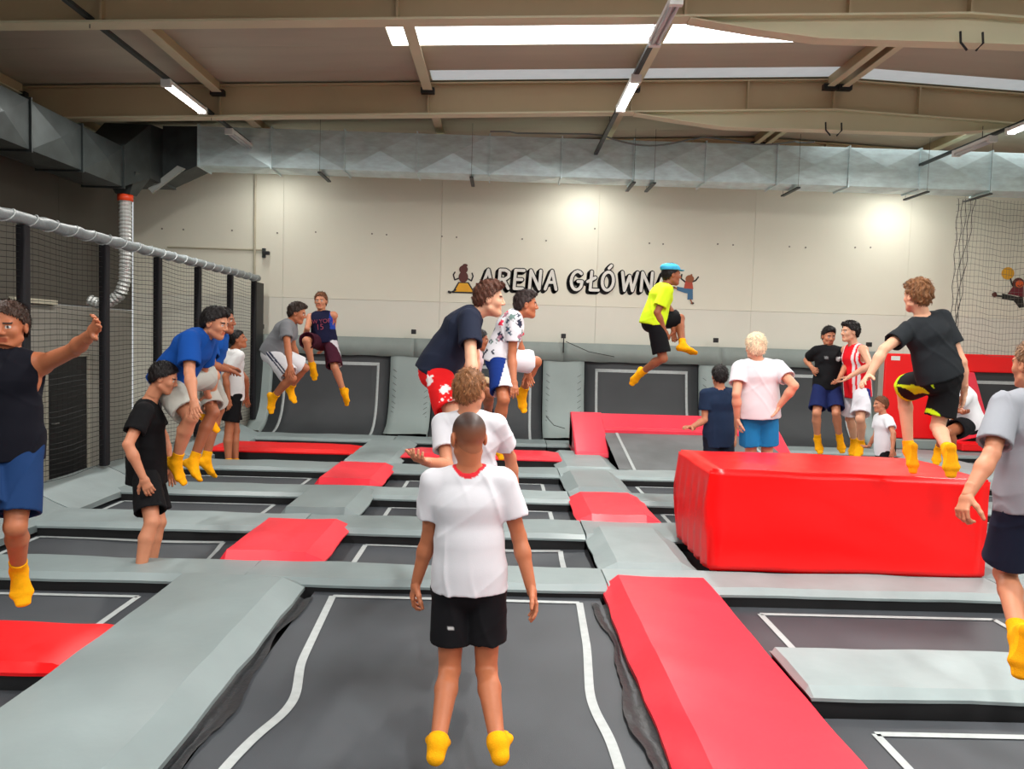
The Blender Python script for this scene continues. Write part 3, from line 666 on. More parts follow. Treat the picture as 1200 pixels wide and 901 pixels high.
PWN = ['at the fence end', 'between the two left wall trampolines', 'between the centre and right wall trampolines', 'behind the man with white-blond hair', 'beside the red wall panel']
for (x0, x1), lab in zip(PW, PWN):
    og = ((x0 + x1) / 2, 14.1, 0); r = sweep('wall_pad', wall_vinyl, x0, x1, 0, 1, .03, None, th=.12, warp=.012, org=og); r.location = og
    tag(r, 'tall curved grey wall pad ' + lab, 'wall pad', 'curved wall pads')
    for sx, en in ((x0 + .06, 0), (x1 - .06, 1)):       # lacing stitches along the edges
        if x1 - x0 < .5: continue
        m_ = MB()
        for q in range(9):
            y, z = interp_prof(.42 + q * .055); m_.tube([(sx - og[0], y - .045 - og[1], z), (sx + (.07 if en == 0 else -.07) - og[0], y - .05 - og[1], z - .05)], .0035, 4)
        m_.build('lacing', galv_d, r)
# top band of pads above, hanging flap
xb = [-4.72, -1.7, 1.2, 4.3, 7.35]
for i in range(4):
    x0, x1 = xb[i], xb[i + 1]; v = []; f = []; n = 30
    for k in range(n + 1):
        x = x0 + (x1 - x0) * k / n; w = .006 * float(sinnoise(x * 4, 1, 0, i))
        v += [(x, 15.12, 1.79), (x, 15.02, 1.795), (x, 14.98 + w, 1.78), (x, 14.905 + w, 1.44 + .01 * math.sin(x * 9)), (x, 14.95, 1.44)]
    for k in range(n):
        for j in range(4): a = k * 5 + j; f.append((a, a + 5, a + 6, a + 1))
    f += [(0, 1, 2, 3, 4), tuple(n * 5 + j for j in (4, 3, 2, 1, 0))]
    og = ((x0 + x1) / 2, 15.0, 1.6)
    o = pydata('top_pad', v, f, mat('wall_vinyl_top_shade', S(132, 142, 138), .65, var=.05, bump=.3, bscale=4), None, True, og)  # shade of the slanting top band put into a darker vinyl colour
    tag(o, 'grey pad capping the padded wall %s' % ['at the left by the fence', 'behind the centre jumpers', 'under the leaping yellow-shirted jumper', 'behind the standing group at right'][i], 'wall pad', 'capping pads of the padded wall')
m_ = MB(); m_.box(-4.72, 7.35, 15.13, 15.28, -.8, 1.76); tag(m_.build('pad_backing', blk), 'dark backing board behind the padded wall', 'board')
for i, (px, py, stalk) in enumerate([(307, 386, 0), (485, 392, 0), (660, 397, 1), (838, 402, 0), (1017, 407, 0)]):
    p = atY(px, py, 15.05); r = empty('wall_box', (p[0], 15.05, p[2] + .05)); tag(r, 'small black box on the padded wall top, %s' % ['at the fence end', 'left of the navy-shirted jumper', 'on a stalk', 'below the leaping jumper', 'by the red panel'][i], 'sensor')
    m_ = MB(); m_.box(-.045, .045, -.08, .0, -.04, .05); bevel(m_.build('housing', steel_dark, r), .008)
    if stalk: m_ = MB(); m_.tube([(0, -.13, -.02), (0, -.13, -.32)], .012, 6); m_.build('stalk', steel_dark, r)
for i, (pa, pb, lab) in enumerate([((663, 400), (720, 418), 'thin strap slanting across the top pad'), ((440, 508), (505, 515), 'thin dark cord at the foot of the wall pad left of centre'), ((640, 488), (662, 502), 'thin dark cord at the foot of the wall pad by the red frame')]):
    a = atY(*pa, 14.85 if i == 0 else 14.35); b = atY(*pb, 14.85 if i == 0 else 14.15); c = (a + b) / 2 + np.array([-.03, -.02, -.05])
    m_ = MB(); m_.tube([a, c, b], .007, 5); tag(m_.build('cord', steel_dark), lab, 'cord')

# right side: red panels and framed trampoline
rp = empty('red_wall_panel', (7.6, 14.6, .9)); tag(rp, 'red padded wall panel with small white sticker behind the black-shirted jumper', 'wall pad')
m_ = MB(); m_.box(-.28, 1.3, -.05, .12, -.75, .87); bevel(m_.build('pad', red_deep, rp), .03)
m_ = MB(); m_.box(-.17, -.0, -.056, -.051, .74, .82); m_.build('sticker', white_paint, rp)
m_ = MB(); m_.box(-.38, -.28, -.02, .1, -.9, .9); m_.build('post', grey_wall, rp)
m_ = MB(); m_.box(-.30, 1.3, -.12, .12, -.95, -.76); bevel(m_.build('lower_pad', wall_vinyl, rp), .02)
rt = empty('wall_trampoline', (9.6, 14.6, .8)); tag(rt, 'black wall trampoline in a red padded frame at the right edge', 'trampoline')
def quadslab(name, m, pts_xz, y0, y1, par, org):
    n = len(pts_xz); v = [(x - org[0], y0 - org[1], z - org[2]) for x, z in pts_xz] + [(x - org[0], y1 - org[1], z - org[2]) for x, z in pts_xz]
    f = [tuple(range(n)), tuple(range(2 * n - 1, n - 1, -1))] + [(i, n + i, n + (i + 1) % n, (i + 1) % n) for i in range(n)]
    return pydata(name, v, f, m, par)
og = (9.6, 14.6, .8)
bevel(quadslab('frame_pad', red_deep, [(8.4, 1.80), (8.4, 1.46), (12.1, 1.46), (12.1, 1.80)], 14.42, 14.7, rt, og), .02)
bevel(quadslab('frame_pad', MATS['red_vinyl_pink'], [(8.4, 1.46), (8.9, 1.46), (9.3, .30), (8.6, .12), (8.3, .3)], 14.30, 14.7, rt, og), .02)
bevel(quadslab('frame_pad', red_deep, [(8.5, .16), (8.5, .02), (12.1, .02), (12.1, .16)], 13.9, 14.3, rt, og), .02)
quadslab('bed', mat_wall, [(8.8, 1.48), (9.25, .1), (12.1, .1), (12.1, 1.48)], 14.50, 14.53, rt, og)
quadslab('boundary_line', tape, [(9.0, 1.30), (9.0, 1.24), (12, 1.24), (12, 1.30)], 14.49, 14.50, rt, og)
quadslab('boundary_line', tape, [(9.0, 1.30), (9.06, 1.26), (9.45, .2), (9.38, .2)], 14.488, 14.499, rt, og)
m_ = MB(); m_.box(7.35, 12.2, 14.95, 15.2, -.8, 1.7); tag(m_.build('panel_backing', grey_wall), 'grey backing behind the red padded wall at right', 'board')

# ------------------------------------------------------------------ fence with net on the left
fn = empty('net_fence', (-4.65, 9, 0)); tag(fn, 'tall fence of black posts and fine net under a sleeved top rail at left', 'fence')
FY = [3.1, 4.6, 6.08, 7.55, 9.07, 10.46, 11.83, 13.22, 14.48]
for y in FY:
    m_ = MB(); m_.box(-.045, .045, y - 9 - .05, y - 9 + .05, .19, 2.78); bevel(m_.build('post', mat('post_sleeve', S(14, 13, 20), .75), fn), .015)
m_ = MB(); m_.box(-.05, .05, 14.48 - 9, 14.9 - 9, .19, 2.76); m_.build('end_net_bundle', steel_dark, fn)
pts = [(0, 3 - 9 + .1 * k, 2.84 + .006 * math.sin(k * 1.3)) for k in range(118)]
m_ = MB(); m_.tube(pts, [.062 + .004 * math.sin(k * 2.2) for k in range(118)], 12); rl = m_.build('top_rail', foam, fn, True)
m_ = MB(); hp = [(.068 * math.cos(k * .42), 3 - 9 + k * .024, 2.84 + .068 * math.sin(k * .42)) for k in range(480)]
m_.tube(hp, .006, 4); m_.build('binding_cord', mat('binding', S(180, 185, 185), .5), rl)
m_ = MB()
nh = 46
for i in range(nh):
    z = .22 + i * .056
    m_.tube([(.0 + .01 * math.sin(k * .5 + i), -6 + .3 * k, z + .014 * math.sin(k * 1.3 + i * .15) - .016 * abs(math.sin((k * .3 - 1.45) * math.pi / 1.45))) for k in range(39)], .0034, 3, False)
for i in range(118):
    y = -6 + i * .1; m_.tube([(0, y, .2), (.008 * math.sin(i), y + .008 * math.sin(i * 3), 1.4), (0, y, 2.8)], .0011, 3, False)
tag(m_.build('net', net_m, fn), kind='stuff')

# net at right, hanging from the duct
rn = empty('safety_net', (9.3, 14.0, 2)); tag(rn, 'light safety net hanging from the duct at the right edge', 'net')
m_ = MB()
for i in range(27):
    z = -.2 + i * .107
    m_.tube([(-1.1 + .12 * k, -.03 * math.sin(k * .5 + i * .2), z + .04 * math.sin(k * .45 + .8) + .012 * math.sin(k * 1.7 + i)) for k in range(34)], .0035, 3, False)
for i in range(62):
    x = -1.08 + i * .064; m_.tube([(x, 0, -.22), (x + .02 * math.sin(i), .02, 1.2), (x, 0, 2.6)], .0026, 3, False)
tag(m_.build('netting', net_r, rn), kind='stuff')
m_ = MB()
for s in range(5):
    m_.tube([(-1.1 + .28 * (1 - (k / 24)) * (s / 4) + .02 * math.sin(k * 1.1 + s * 2) + (.08 if s > 0 else 0) * (k / 24), -.02 - .01 * s, 2.6 - 2.4 * k / 24) for k in range(25)], .006, 4, False)
m_.build('gathered_edge', mat('net_cord_dark', S(70, 66, 62), .8), rn)

# ------------------------------------------------------------------ people: signed-distance bodies meshed with surface nets
def nrm(a): a = np.asarray(a, float); return a / (np.linalg.norm(a) + 1e-9)
def smin(a, b, k):
    h = np.clip(0.5 + 0.5 * (b - a) / k, 0, 1); return b + (a - b) * h - k * h * (1 - h)
class Prim:
    """elliptical tapered cone from A to B; half width w along lat, half depth d"""
    def __init__(s, A, B, wa, wb, da=None, db=None, lat=None, k=.014):
        s.A = np.array(A, float); s.B = np.array(B, float); s.wa, s.wb = wa, wb; s.da = wa if da is None else da; s.db = wb if db is None else db
        s.lat = None if lat is None else nrm(lat); s.k = k
        s.round = s.lat is None
    def bbox(s):
        r = max(s.wa, s.wb, s.da, s.db); return np.minimum(s.A, s.B) - r, np.maximum(s.A, s.B) + r
    def ev(s, X, Y, Z, infl=0.0, f=1.0):
        u = s.B - s.A; L2 = max(u @ u, 1e-10)
        x, y, z = X - s.A[0], Y - s.A[1], Z - s.A[2]
        t = np.clip((x * u[0] + y * u[1] + z * u[2]) / L2, 0, 1)
        x = x - t * u[0]; y = y - t * u[1]; z = z - t * u[2]
        w = (s.wa + (s.wb - s.wa) * t) * f + infl
        if s.round: return np.sqrt(x * x + y * y + z * z) - w
        d = (s.da + (s.db - s.da) * t) * f + infl
        l = x * s.lat[0] + y * s.lat[1] + z * s.lat[2]
        o = np.maximum(x * x + y * y + z * z - l * l, 0)
        q = np.sqrt((l / w) ** 2 + o / (d * d)); return (q - 1) * np.minimum(w, d)
class Ell:
    def __init__(s, c, R3, r, k=.02): s.c = np.array(c, float); s.R = np.array(R3, float); s.r = r; s.k = k      # rows of R3 = axes
    def bbox(s): m_ = max(s.r); return s.c - m_, s.c + m_
    def ev(s, X, Y, Z, infl=0.0, f=1.0):
        x, y, z = X - s.c[0], Y - s.c[1], Z - s.c[2]; q = 0
        for i in range(3):
            a = s.R[i]; q = q + ((x * a[0] + y * a[1] + z * a[2]) / (s.r[i] * f + infl)) ** 2
        return (np.sqrt(q) - 1) * (min(s.r) * f + infl)
class Grid:
    def __init__(s, lo, hi, h):
        s.h = h; s.lo = np.array(lo, float) - 2 * h; n = np.ceil((np.array(hi) + 2 * h - s.lo) / h).astype(int) + 1; s.n = n
        s.ax = [(s.lo[i] + h * np.arange(n[i])).astype(np.float32) for i in range(3)]
        s.F = np.full(tuple(n), 1.0, np.float32)
    def sub(s, lo, hi):
        a = np.clip(np.floor((lo - s.lo) / s.h).astype(int), 0, s.n); b = np.clip(np.ceil((hi - s.lo) / s.h).astype(int) + 1, 0, s.n)
        return a, b
    def view(s, a, b): return (s.ax[0][a[0]:b[0], None, None], s.ax[1][None, a[1]:b[1], None], s.ax[2][None, None, a[2]:b[2]])
    def add(s, p, infl=0.0, f=1.0, k=None):
        lo, hi = p.bbox(); m_ = .05 + abs(infl) + .3 * (hi - lo).max() * abs(f - 1); a, b = s.sub(lo - m_, hi + m_)
        if (b <= a).any(): return
        sl = tuple(slice(a[i], b[i]) for i in range(3)); s.F[sl] = smin(s.F[sl], p.ev(*s.view(a, b), infl, f).astype(np.float32), (k or p.k))
    def sub_prim(s, p, k=.004, infl=0.0):
        lo, hi = p.bbox(); a, b = s.sub(lo - .03, hi + .03)
        if (b <= a).any(): return
        sl = tuple(slice(a[i], b[i]) for i in range(3)); s.F[sl] = -smin(-s.F[sl], p.ev(*s.view(a, b), infl).astype(np.float32), k)
    def plane(s, pt, n_):     # remove the side the normal points to
        X, Y, Z = s.view([0, 0, 0], s.n); n_ = nrm(n_)
        s.F = np.maximum(s.F, ((X - pt[0]) * n_[0] + (Y - pt[1]) * n_[1] + (Z - pt[2]) * n_[2]).astype(np.float32))
    def disp(s, fn):
        m_ = np.abs(s.F) < .05; i = np.nonzero(m_); s.F[m_] += fn(s.ax[0][i[0]], s.ax[1][i[1]], s.ax[2][i[2]]).astype(np.float32)
    def mesh(s):
        F = s.F; F[0] = F[-1] = .5; F[:, 0] = F[:, -1] = .5; F[:, :, 0] = F[:, :, -1] = .5
        I = F < 0; c = np.zeros(tuple(s.n - 1), np.int8)
        sh = [(i, j, k) for i in (0, 1) for j in (0, 1) for k in (0, 1)]
        n = s.n
        for (i, j, k) in sh: c += I[i:n[0] - 1 + i, j:n[1] - 1 + j, k:n[2] - 1 + k]
        act = (c > 0) & (c < 8); ci = np.nonzero(act); idx = -np.ones(c.shape, np.int32); idx[ci] = np.arange(len(ci[0]))
        ci = np.stack(ci, 1); corner = {o: F[ci[:, 0] + o[0], ci[:, 1] + o[1], ci[:, 2] + o[2]] for o in sh}
        acc = np.zeros((len(ci), 3)); cnt = np.zeros(len(ci))
        for o in sh:
            for ax in range(3):
                if o[ax]: continue
                o2 = list(o); o2[ax] = 1; o2 = tuple(o2); a, b = corner[o], corner[o2]; cr = (a < 0) != (b < 0)
                t = np.where(cr, a / np.where(cr, a - b, 1), 0); p = np.zeros((len(ci), 3)); p += o; p[:, ax] += t
                acc += p * cr[:, None]; cnt += cr
        V = (ci + acc / cnt[:, None]) * s.h + s.lo
        Q = []
        for ax in range(3):
            o = [0, 0, 0]; o[ax] = 1; sl0 = tuple(slice(0, n[i] - (1 if i == ax else 0)) for i in range(3)); sl1 = tuple(slice(o[i], n[i]) for i in range(3))
            cr = I[sl0] != I[sl1]; e = np.stack(np.nonzero(cr), 1); b_, c_ = (ax + 1) % 3, (ax + 2) % 3
            e = e[(e[:, b_] > 0) & (e[:, c_] > 0)]
            q = []
            for db, dc in ((0, 0), (-1, 0), (-1, -1), (0, -1)):
                t = e.copy(); t[:, b_] += db; t[:, c_] += dc; q.append(idx[t[:, 0], t[:, 1], t[:, 2]])
            q = np.stack(q, 1); fl = I[e[:, 0], e[:, 1], e[:, 2]]; q[~fl] = q[~fl][:, ::-1]; Q.append(q)
        return V, np.concatenate(Q)
def np_mesh(name, V, Q, m, parent, loc, col=None):
    me = D.meshes.new(name); V = (V - np.array(loc)).astype(np.float32)
    me.vertices.add(len(V)); me.vertices.foreach_set('co', V.ravel()); me.loops.add(len(Q) * 4); me.polygons.add(len(Q))
    me.loops.foreach_set('vertex_index', Q.astype(np.int32).ravel()); me.polygons.foreach_set('loop_start', np.arange(len(Q), dtype=np.int32) * 4)
    me.polygons.foreach_set('use_smooth', np.ones(len(Q), bool)); me.update(calc_edges=True); me.validate()
    if col is not None:
        at = me.color_attributes.new('Col', 'FLOAT_COLOR', 'POINT'); at.data.foreach_set('color', np.concatenate([col, np.ones((len(col), 1))], 1).astype(np.float32).ravel())
    o = D.objects.new(name, me); COL.objects.link(o); me.materials.append(m)
    if parent is not None: o.parent = parent
    return o
def attr_mat(name, rough, var=.05, scale=14, bump=.08, bscale=60, spec=.4, sheen=0, coat=0, stretch=None):
    return mat(name, (1, 1, 1), rough, var=var, scale=scale, bump=bump, bscale=bscale, attr=True, spec=spec, sheen=sheen, stretch=stretch)
SKIN = attr_mat('skin', .5); CLOTH = attr_mat('cloth', .85, var=.02, scale=9, bump=.06, bscale=220, spec=.2)
HAIR = attr_mat('hair', .55, var=.25, scale=70, bump=.35, bscale=120, spec=.3, stretch=(1, 1, .25)); SOCK = attr_mat('sock_knit', .9, var=.06, scale=60, bump=.3, bscale=200, spec=.15)
def solve(parent, px, py, L, sg, Y):
    """point on the pixel ray at distance L from the parent joint; sg >0 the far solution, <0 the near one"""
    r = ray(px, py); r = r / np.linalg.norm(r); o = CAMLOC - parent; b = o @ r; c = o @ o - L * L; dsc = b * b - c
    t = -b if dsc < 0 else -b + (math.sqrt(dsc) if sg > 0 else -math.sqrt(dsc))
    return CAMLOC + r * t
TANK = 'tank'
def person(lab, Y, h, pelvis, neck, head, face, arms, legs, skin, hair=None, shirt=None, shorts=None, sock=(S(240, 170, 20)), res=None,
           headf=None, nod=0, bulk=1.0, tilt=None, headsc=1.0, cap=None, wr=1.0, pz=None, grp=None, sockh=.085):
    """all joints are (px,py[,sign or dy]); face = heading in degrees, 0 away from the camera, 90 to the right of it"""
    s = h / 1.75; rng = random.Random(lab)
    rs = res or (.0070 if Y < 5 else .0090 if Y < 8 else .0115)
    fs = .0034 if Y < 5 else .0045 if Y < 8 else .0062
    P0 = atY(pelvis[0], pelvis[1], Y)
    NK = atY(neck[0], neck[1], Y + (neck[2] if len(neck) > 2 else 0))
    up_ = nrm(NK - P0); a = math.radians(face); R0 = np.array([math.cos(a), -math.sin(a), 0])
    lat = nrm(R0 - up_ * (R0 @ up_)); fwd = np.cross(up_, lat)
    TL = np.linalg.norm(NK - P0)
    # gently curved spine
    bend = .10 * TL * max(0, min(1, 1 - up_[2]) * 2.2)
    sp = lambda t: P0 + (NK - P0) * t - fwd * bend * 4 * t * (1 - t) * .5
    hA = math.radians(headf if headf is not None else face); nd = math.radians(nod)
    hf = np.array([math.sin(hA) * math.cos(nd), math.cos(hA) * math.cos(nd), -math.sin(nd)]); hr = np.array([math.cos(hA), -math.sin(hA), 0]); hu = np.cross(hr, hf)
    if tilt: q = math.radians(tilt); hu, hr = nrm(hu * math.cos(q) + hr * math.sin(q)), nrm(hr * math.cos(q) - hu * math.sin(q))
    hs = s * headsc
    HC = atY(head[0], head[1], Y + (head[2] if len(head) > 2 else (neck[2] if len(neck) > 2 else 0)))
    Rh = np.stack([hr, hf, hu]); hp = lambda x, y, z: HC + (hr * x + hf * y + hu * z) * hs
    sw = .172 * s * (bulk * .5 + .5); hw = .086 * s
    SH = [sp(.93) + lat * sw * sg - up_ * .02 * s for sg in (-1, 1)]
    HP = [P0 + lat * hw * sg for sg in (-1, 1)]
    J = {}
    B = []                                  # body primitives (bulk)
    b = bulk
    torso = [Prim(sp(-.02), sp(.14), .144 * s * b, .144 * s * b, .108 * s * b, .105 * s * b, lat, k=.03), Prim(sp(.14), sp(.42), .146 * s * b, .130 * s * b, .103 * s * b, .094 * s * b, lat, k=.03),
             Prim(sp(.42), sp(.72), .132 * s * b, .158 * s * b, .095 * s * b, .108 * s * b, lat, k=.03), Prim(sp(.72), sp(.90), .158 * s * b, .140 * s * b, .106 * s * b, .070 * s * b, lat, k=.03)]
    nb = NK; nt = hp(0, -.022, -.055)
    traps = [Prim(sp(.94), SH[i] + up_ * .012 * s, .052 * s, .042 * s, k=.04) for i in (0, 1)]
    neckp = Prim(sp(.93), nt, .058 * s, .049 * s * headsc, k=.03)
    B += torso + traps + [neckp]
    armp = [[], []]; hands = []; ends = []
    for i in (0, 1):
        A = arms[i]                          # (elbow(px,py,sg), wrist(px,py,sg), palm normal, curl, tip)
        e, w = A[0], A[1]
        E = solve(SH[i], e[0], e[1], .285 * s, e[2], Y); W_ = solve(E, w[0], w[1], .25 * s, w[2], Y)
        armp[i] = [Prim(SH[i], SH[i], .055 * s * b, .055 * s * b, k=.035), Prim(SH[i], E, .050 * s * b, .037 * s * b), Prim(E, E + (W_ - E) * .35, .037 * s, .041 * s * b), Prim(E + (W_ - E) * .3, W_, .040 * s * b, .0265 * s)]
        B += armp[i]; J['E%d' % i], J['W%d' % i] = E, W_
        hd = nrm(W_ - E)
        if len(A) > 4 and A[4] is not None: hd = nrm(solve(W_, A[4][0], A[4][1], .18 * s, A[4][2], Y) - W_)
        n_ = np.array(A[2] if len(A) > 2 and A[2] is not None else -lat * (1 if i else -1), float); n_ = nrm(n_ - hd * (n_ @ hd))
        hands.append((W_, hd, n_, A[3] if len(A) > 3 else .4, i))
    legp = [[], []]; feet = []
    for i in (0, 1):
        Lg = legs[i]; kx, an = Lg[0], Lg[1]
        K = solve(HP[i], kx[0], kx[1], .43 * s, kx[2], Y); AN = solve(K, an[0], an[1], .40 * s, an[2], Y)
        mid = K + (AN - K) * .30; bk = nrm(np.cross(nrm(AN - K), lat)); bk = bk if (bk @ fwd) < 0 else -bk
        legp[i] = [Prim(HP[i], K, .084 * s * b, .053 * s, k=.03), Prim(K + fwd * .006 * s, K + fwd * .006 * s, .051 * s, .051 * s), Prim(K, mid + bk * .012 * s, .050 * s, .056 * s * (b * .5 + .5)), Prim(mid + bk * .012 * s, AN, .055 * s * (b * .5 + .5), .034 * s)]
        B += legp[i]; J['K%d' % i], J['A%d' % i] = K, AN
        sh_ = nrm(AN - K)
        if len(Lg) > 2 and Lg[2] is not None and Lg[2][0] == 'v': fd = nrm(Lg[2][1:])
        elif len(Lg) > 2 and Lg[2] is not None: fd = nrm(solve(AN, Lg[2][0], Lg[2][1], .17 * s, Lg[2][2], Y) - AN)
        else:
            fd = np.array([math.sin(a), math.cos(a), -.12 if abs(sh_[2]) > .9 else -.5]); fd = nrm(fd)
        dn = nrm(sh_ - fd * (sh_ @ fd)) if abs(sh_ @ fd) < .95 else nrm(np.cross(lat, fd)) * (-1)
        fl = nrm(np.cross(fd, dn)); feet.append((AN, fd, dn, fl, K))
    footp = []
    for AN, fd, dn, fl, K in feet:
        heel = AN - fd * .035 * s + dn * .045 * s; ball = AN + fd * .115 * s + dn * .052 * s; toe = AN + fd * .175 * s + dn * .056 * s
        footp.append([Prim(AN, heel, .034 * s, .030 * s, k=.02), Prim(AN + fd * .01 * s, ball, .034 * s, .043 * s, .036 * s, .021 * s, lat=fl, k=.025), Prim(ball, toe, .043 * s, .032 * s, .020 * s, .013 * s, lat=fl, k=.015), Prim(heel, ball, .029 * s, .038 * s, .022 * s, .018 * s, lat=fl, k=.02)])
        B += footp[-1]
    # ---- body surface
    lo = np.min([p.bbox()[0] for p in B], 0) - .03; hi = np.max([p.bbox()[1] for p in B], 0) + .03
    org = np.array([P0[0], P0[1], min(f_[0][2] for f_ in feet)])
    g = Grid(lo, hi, rs)
    fps = {id(p) for q in footp for p in q}
    for p in B: g.add(p, infl=-.007 * s if id(p) in fps else 0)
    Vb, Qb = g.mesh(); Cb = np.tile(np.array(skin), (len(Vb), 1)); parts = [(Vb, Qb, Cb)]
    # ---- head with face
    HPm = [Ell(hp(0, -.010, .032), Rh, (.074 * hs, .094 * hs, .086 * hs)), Ell(hp(0, .022, -.035), Rh, (.058 * hs, .064 * hs, .078 * hs), k=.03 * hs), Ell(hp(0, .062, -.092), Rh, (.024 * hs, .022 * hs, .020 * hs), k=.03 * hs),
           Prim(hp(-.050, .004, -.062), hp(-.012, .06, -.094), .018 * hs, .016 * hs, k=.02 * hs), Prim(hp(.050, .004, -.062), hp(.012, .06, -.094), .018 * hs, .016 * hs, k=.02 * hs),
           Ell(hp(-.036, .058, -.022), Rh, (.022 * hs,) * 3, k=.02 * hs), Ell(hp(.036, .058, -.022), Rh, (.022 * hs,) * 3, k=.02 * hs),
           Prim(hp(-.034, .076, .020), hp(.034, .076, .020), .012 * hs, .012 * hs, k=.014 * hs)]
    lo = HC - .15 * hs; hi = HC + .15 * hs; g = Grid(lo, hi, fs)
    for p in HPm: g.add(p)
    for q in (-.031, .031): g.sub_prim(Ell(hp(q, .104, .002), Rh, (.018 * hs, .020 * hs, .012 * hs)), k=.008 * hs)
    for q in (-.031, .031): g.add(Ell(hp(q, .0735, .002), Rh, (.0125 * hs,) * 3, k=.003), k=.003)
    g.add(Prim(hp(0, .086, .012), hp(0, .102, -.024), .008 * hs, .0125 * hs, k=.010 * hs)); g.add(Prim(hp(-.013, .094, -.030), hp(.013, .094, -.030), .009 * hs, .009 * hs, k=.006 * hs))
    g.add(Prim(hp(-.020, .078, -.055), hp(.020, .078, -.055), .0085 * hs, .0085 * hs, k=.006 * hs)); g.add(Prim(hp(-.016, .077, -.066), hp(.016, .077, -.066), .0085 * hs, .0085 * hs, k=.006 * hs))
    g.sub_prim(Prim(hp(-.022, .092, -.0605), hp(.022, .092, -.0605), .0035 * hs, .0035 * hs), k=.004)
    for q in (-1, 1):
        g.add(Ell(hp(q * .077, -.006, -.006), Rh, (.010 * hs, .019 * hs, .031 * hs), k=.006)); g.sub_prim(Ell(hp(q * .089, -.001, -.002), Rh, (.007 * hs, .010 * hs, .018 * hs)), k=.004)
    g.add(Prim(nt + (sp(.93) - nt) * .55, nt, .056 * s, .050 * hs, k=.025)); g.plane(nt + (sp(.93) - nt) * .5 , sp(.93) - nt)
    Vh, Qh = g.mesh(); q = (Vh - HC) @ Rh.T / hs; Ch = np.tile(np.array(skin), (len(Vh), 1))
    lips = (np.abs(q[:, 0]) < .024) & (q[:, 2] < -.050) & (q[:, 2] > -.072) & (q[:, 1] > .074); Ch[lips] = np.array(skin) * (.85, .55, .55)
    hcol = np.array(hair['col'] if hair else (.05, .03, .02))
    brow = (np.abs(q[:, 0]) > .012) & (np.abs(q[:, 0]) < .048) & (q[:, 2] > .016) & (q[:, 2] < .026) & (q[:, 1] > .055); Ch[brow] = hcol * .8
    for e in (-.031, .031):
        d_ = np.sqrt((q[:, 0] - e) ** 2 + (q[:, 2] - .002) ** 2); ey = (d_ < .012) & (np.abs(q[:, 2] - .002) < .0075) & (q[:, 1] > .07); Ch[ey] = (.62, .60, .57); Ch[ey & (d_ < .0058)] = (.03, .02, .015)
    if hair and hair.get('buzz'):           # close-cropped hair tints the scalp
        m_ = (q[:, 2] > .82 * q[:, 1] - .012) & ~((np.abs(q[:, 0]) > .068) & (q[:, 2] < .028) & (q[:, 1] > -.03)) & (q[:, 2] > -.075)
        w__ = np.clip(.50 + q[m_, 2] * 7, .35, .97)[:, None]; Ch[m_] = Ch[m_] * (1 - w__) + hcol * w__
    parts.append((Vh, Qh, Ch))
    # ---- hands with separate fingers
    for W_, hd, n_, curl, i in hands:
        side = np.cross(hd, n_) * (1 if i == 0 else -1)
        # thumb side: for the left hand (i=0) and right hand mirror each other
        H = []; k4 = .004
        H.append(Prim(W_ - hd * .05 * s, W_ + hd * .02 * s, .028 * s, .026 * s, .024 * s, .019 * s, lat=side, k=.015)); H.append(Prim(W_ + hd * .02 * s, W_ + hd * .078 * s, .030 * s, .038 * s, .018 * s, .014 * s, lat=side, k=.02))
        for j, (o_, ln) in enumerate(((.029, .072), (.010, .082), (-.010, .076), (-.028, .060))):
            p = W_ + hd * (.086 - .004 * abs(j - 1)) * s + side * o_ * s; ang = 0; spd = side * (o_ * 2.2)
            for seg, fr in enumerate((.45, .30, .25)):
                ang += curl * (.75 if seg == 0 else .95) + .03 * j * curl
                d_ = nrm(hd * math.cos(ang) + n_ * math.sin(ang) + spd * (1 if curl < .8 else .3)); p2 = p + d_ * ln * fr * s
                H.append(Prim(p, p2, (.0095 - .0008 * seg) * s, (.0088 - .0008 * seg) * s, k=k4 if seg else .006)); p = p2
        p = W_ + hd * .022 * s + side * .022 * s + n_ * .006 * s; d_ = nrm(hd * .62 + side * .72 + n_ * .30)
        for seg, ln in enumerate((.042, .034, .028)):
            p2 = p + d_ * ln * s; H.append(Prim(p, p2, (.0145 - .002 * seg) * s, (.0125 - .002 * seg) * s, k=.008)); p = p2; d_ = nrm(d_ + hd * .35 + n_ * .25 * curl * 2)
        lo = np.min([p_.bbox()[0] for p_ in H], 0) - .01; hi = np.max([p_.bbox()[1] for p_ in H], 0) + .01; g = Grid(lo, hi, min(fs, .005))
        for p_ in H: g.add(p_)
        Vn, Qn = g.mesh(); Cn = np.tile(np.array(skin) * .97, (len(Vn), 1)); parts.append((Vn, Qn, Cn))
    off = 0; VV = []; QQ = []; CC = []
    for V_, Q_, C_ in parts: VV.append(V_); QQ.append(Q_ + off); CC.append(C_); off += len(V_)
    body = np_mesh('person', np.concatenate(VV), np.concatenate(QQ), SKIN, None, org, np.concatenate(CC)); body.location = org
    tag(body, lab, 'person', grp)
    child = lambda nm, V_, Q_, m_, col: np_mesh(nm, V_, Q_, m_, body, org, col)
    # ---- hair
    if hair and not hair.get('none'):
        th = hair.get('th', .012); top = hair.get('top', .0); g = Grid(HC - .17 * hs, HC + .19 * hs, fs * 1.1)
        g.add(Ell(hp(0, -.012, .036), Rh, ((.076 + th) * hs, (.094 + th) * hs, (.086 + th) * hs)))
        g.add(Ell(hp(0, -.028, -.012), Rh, ((.070 + th * .6) * hs, (.070 + th * .8) * hs, (.075) * hs)), k=.03)
        if top: g.add(Ell(hp(0, .02, .085 + top * .3), Rh, (.062 * hs, .085 * hs, (.035 + top) * hs)), k=.02)
        if top > .015: g.add(Ell(hp(0, .085, .085 + top * .2), Rh, (.045 * hs, .03 * hs, .022 * hs)), k=.02)
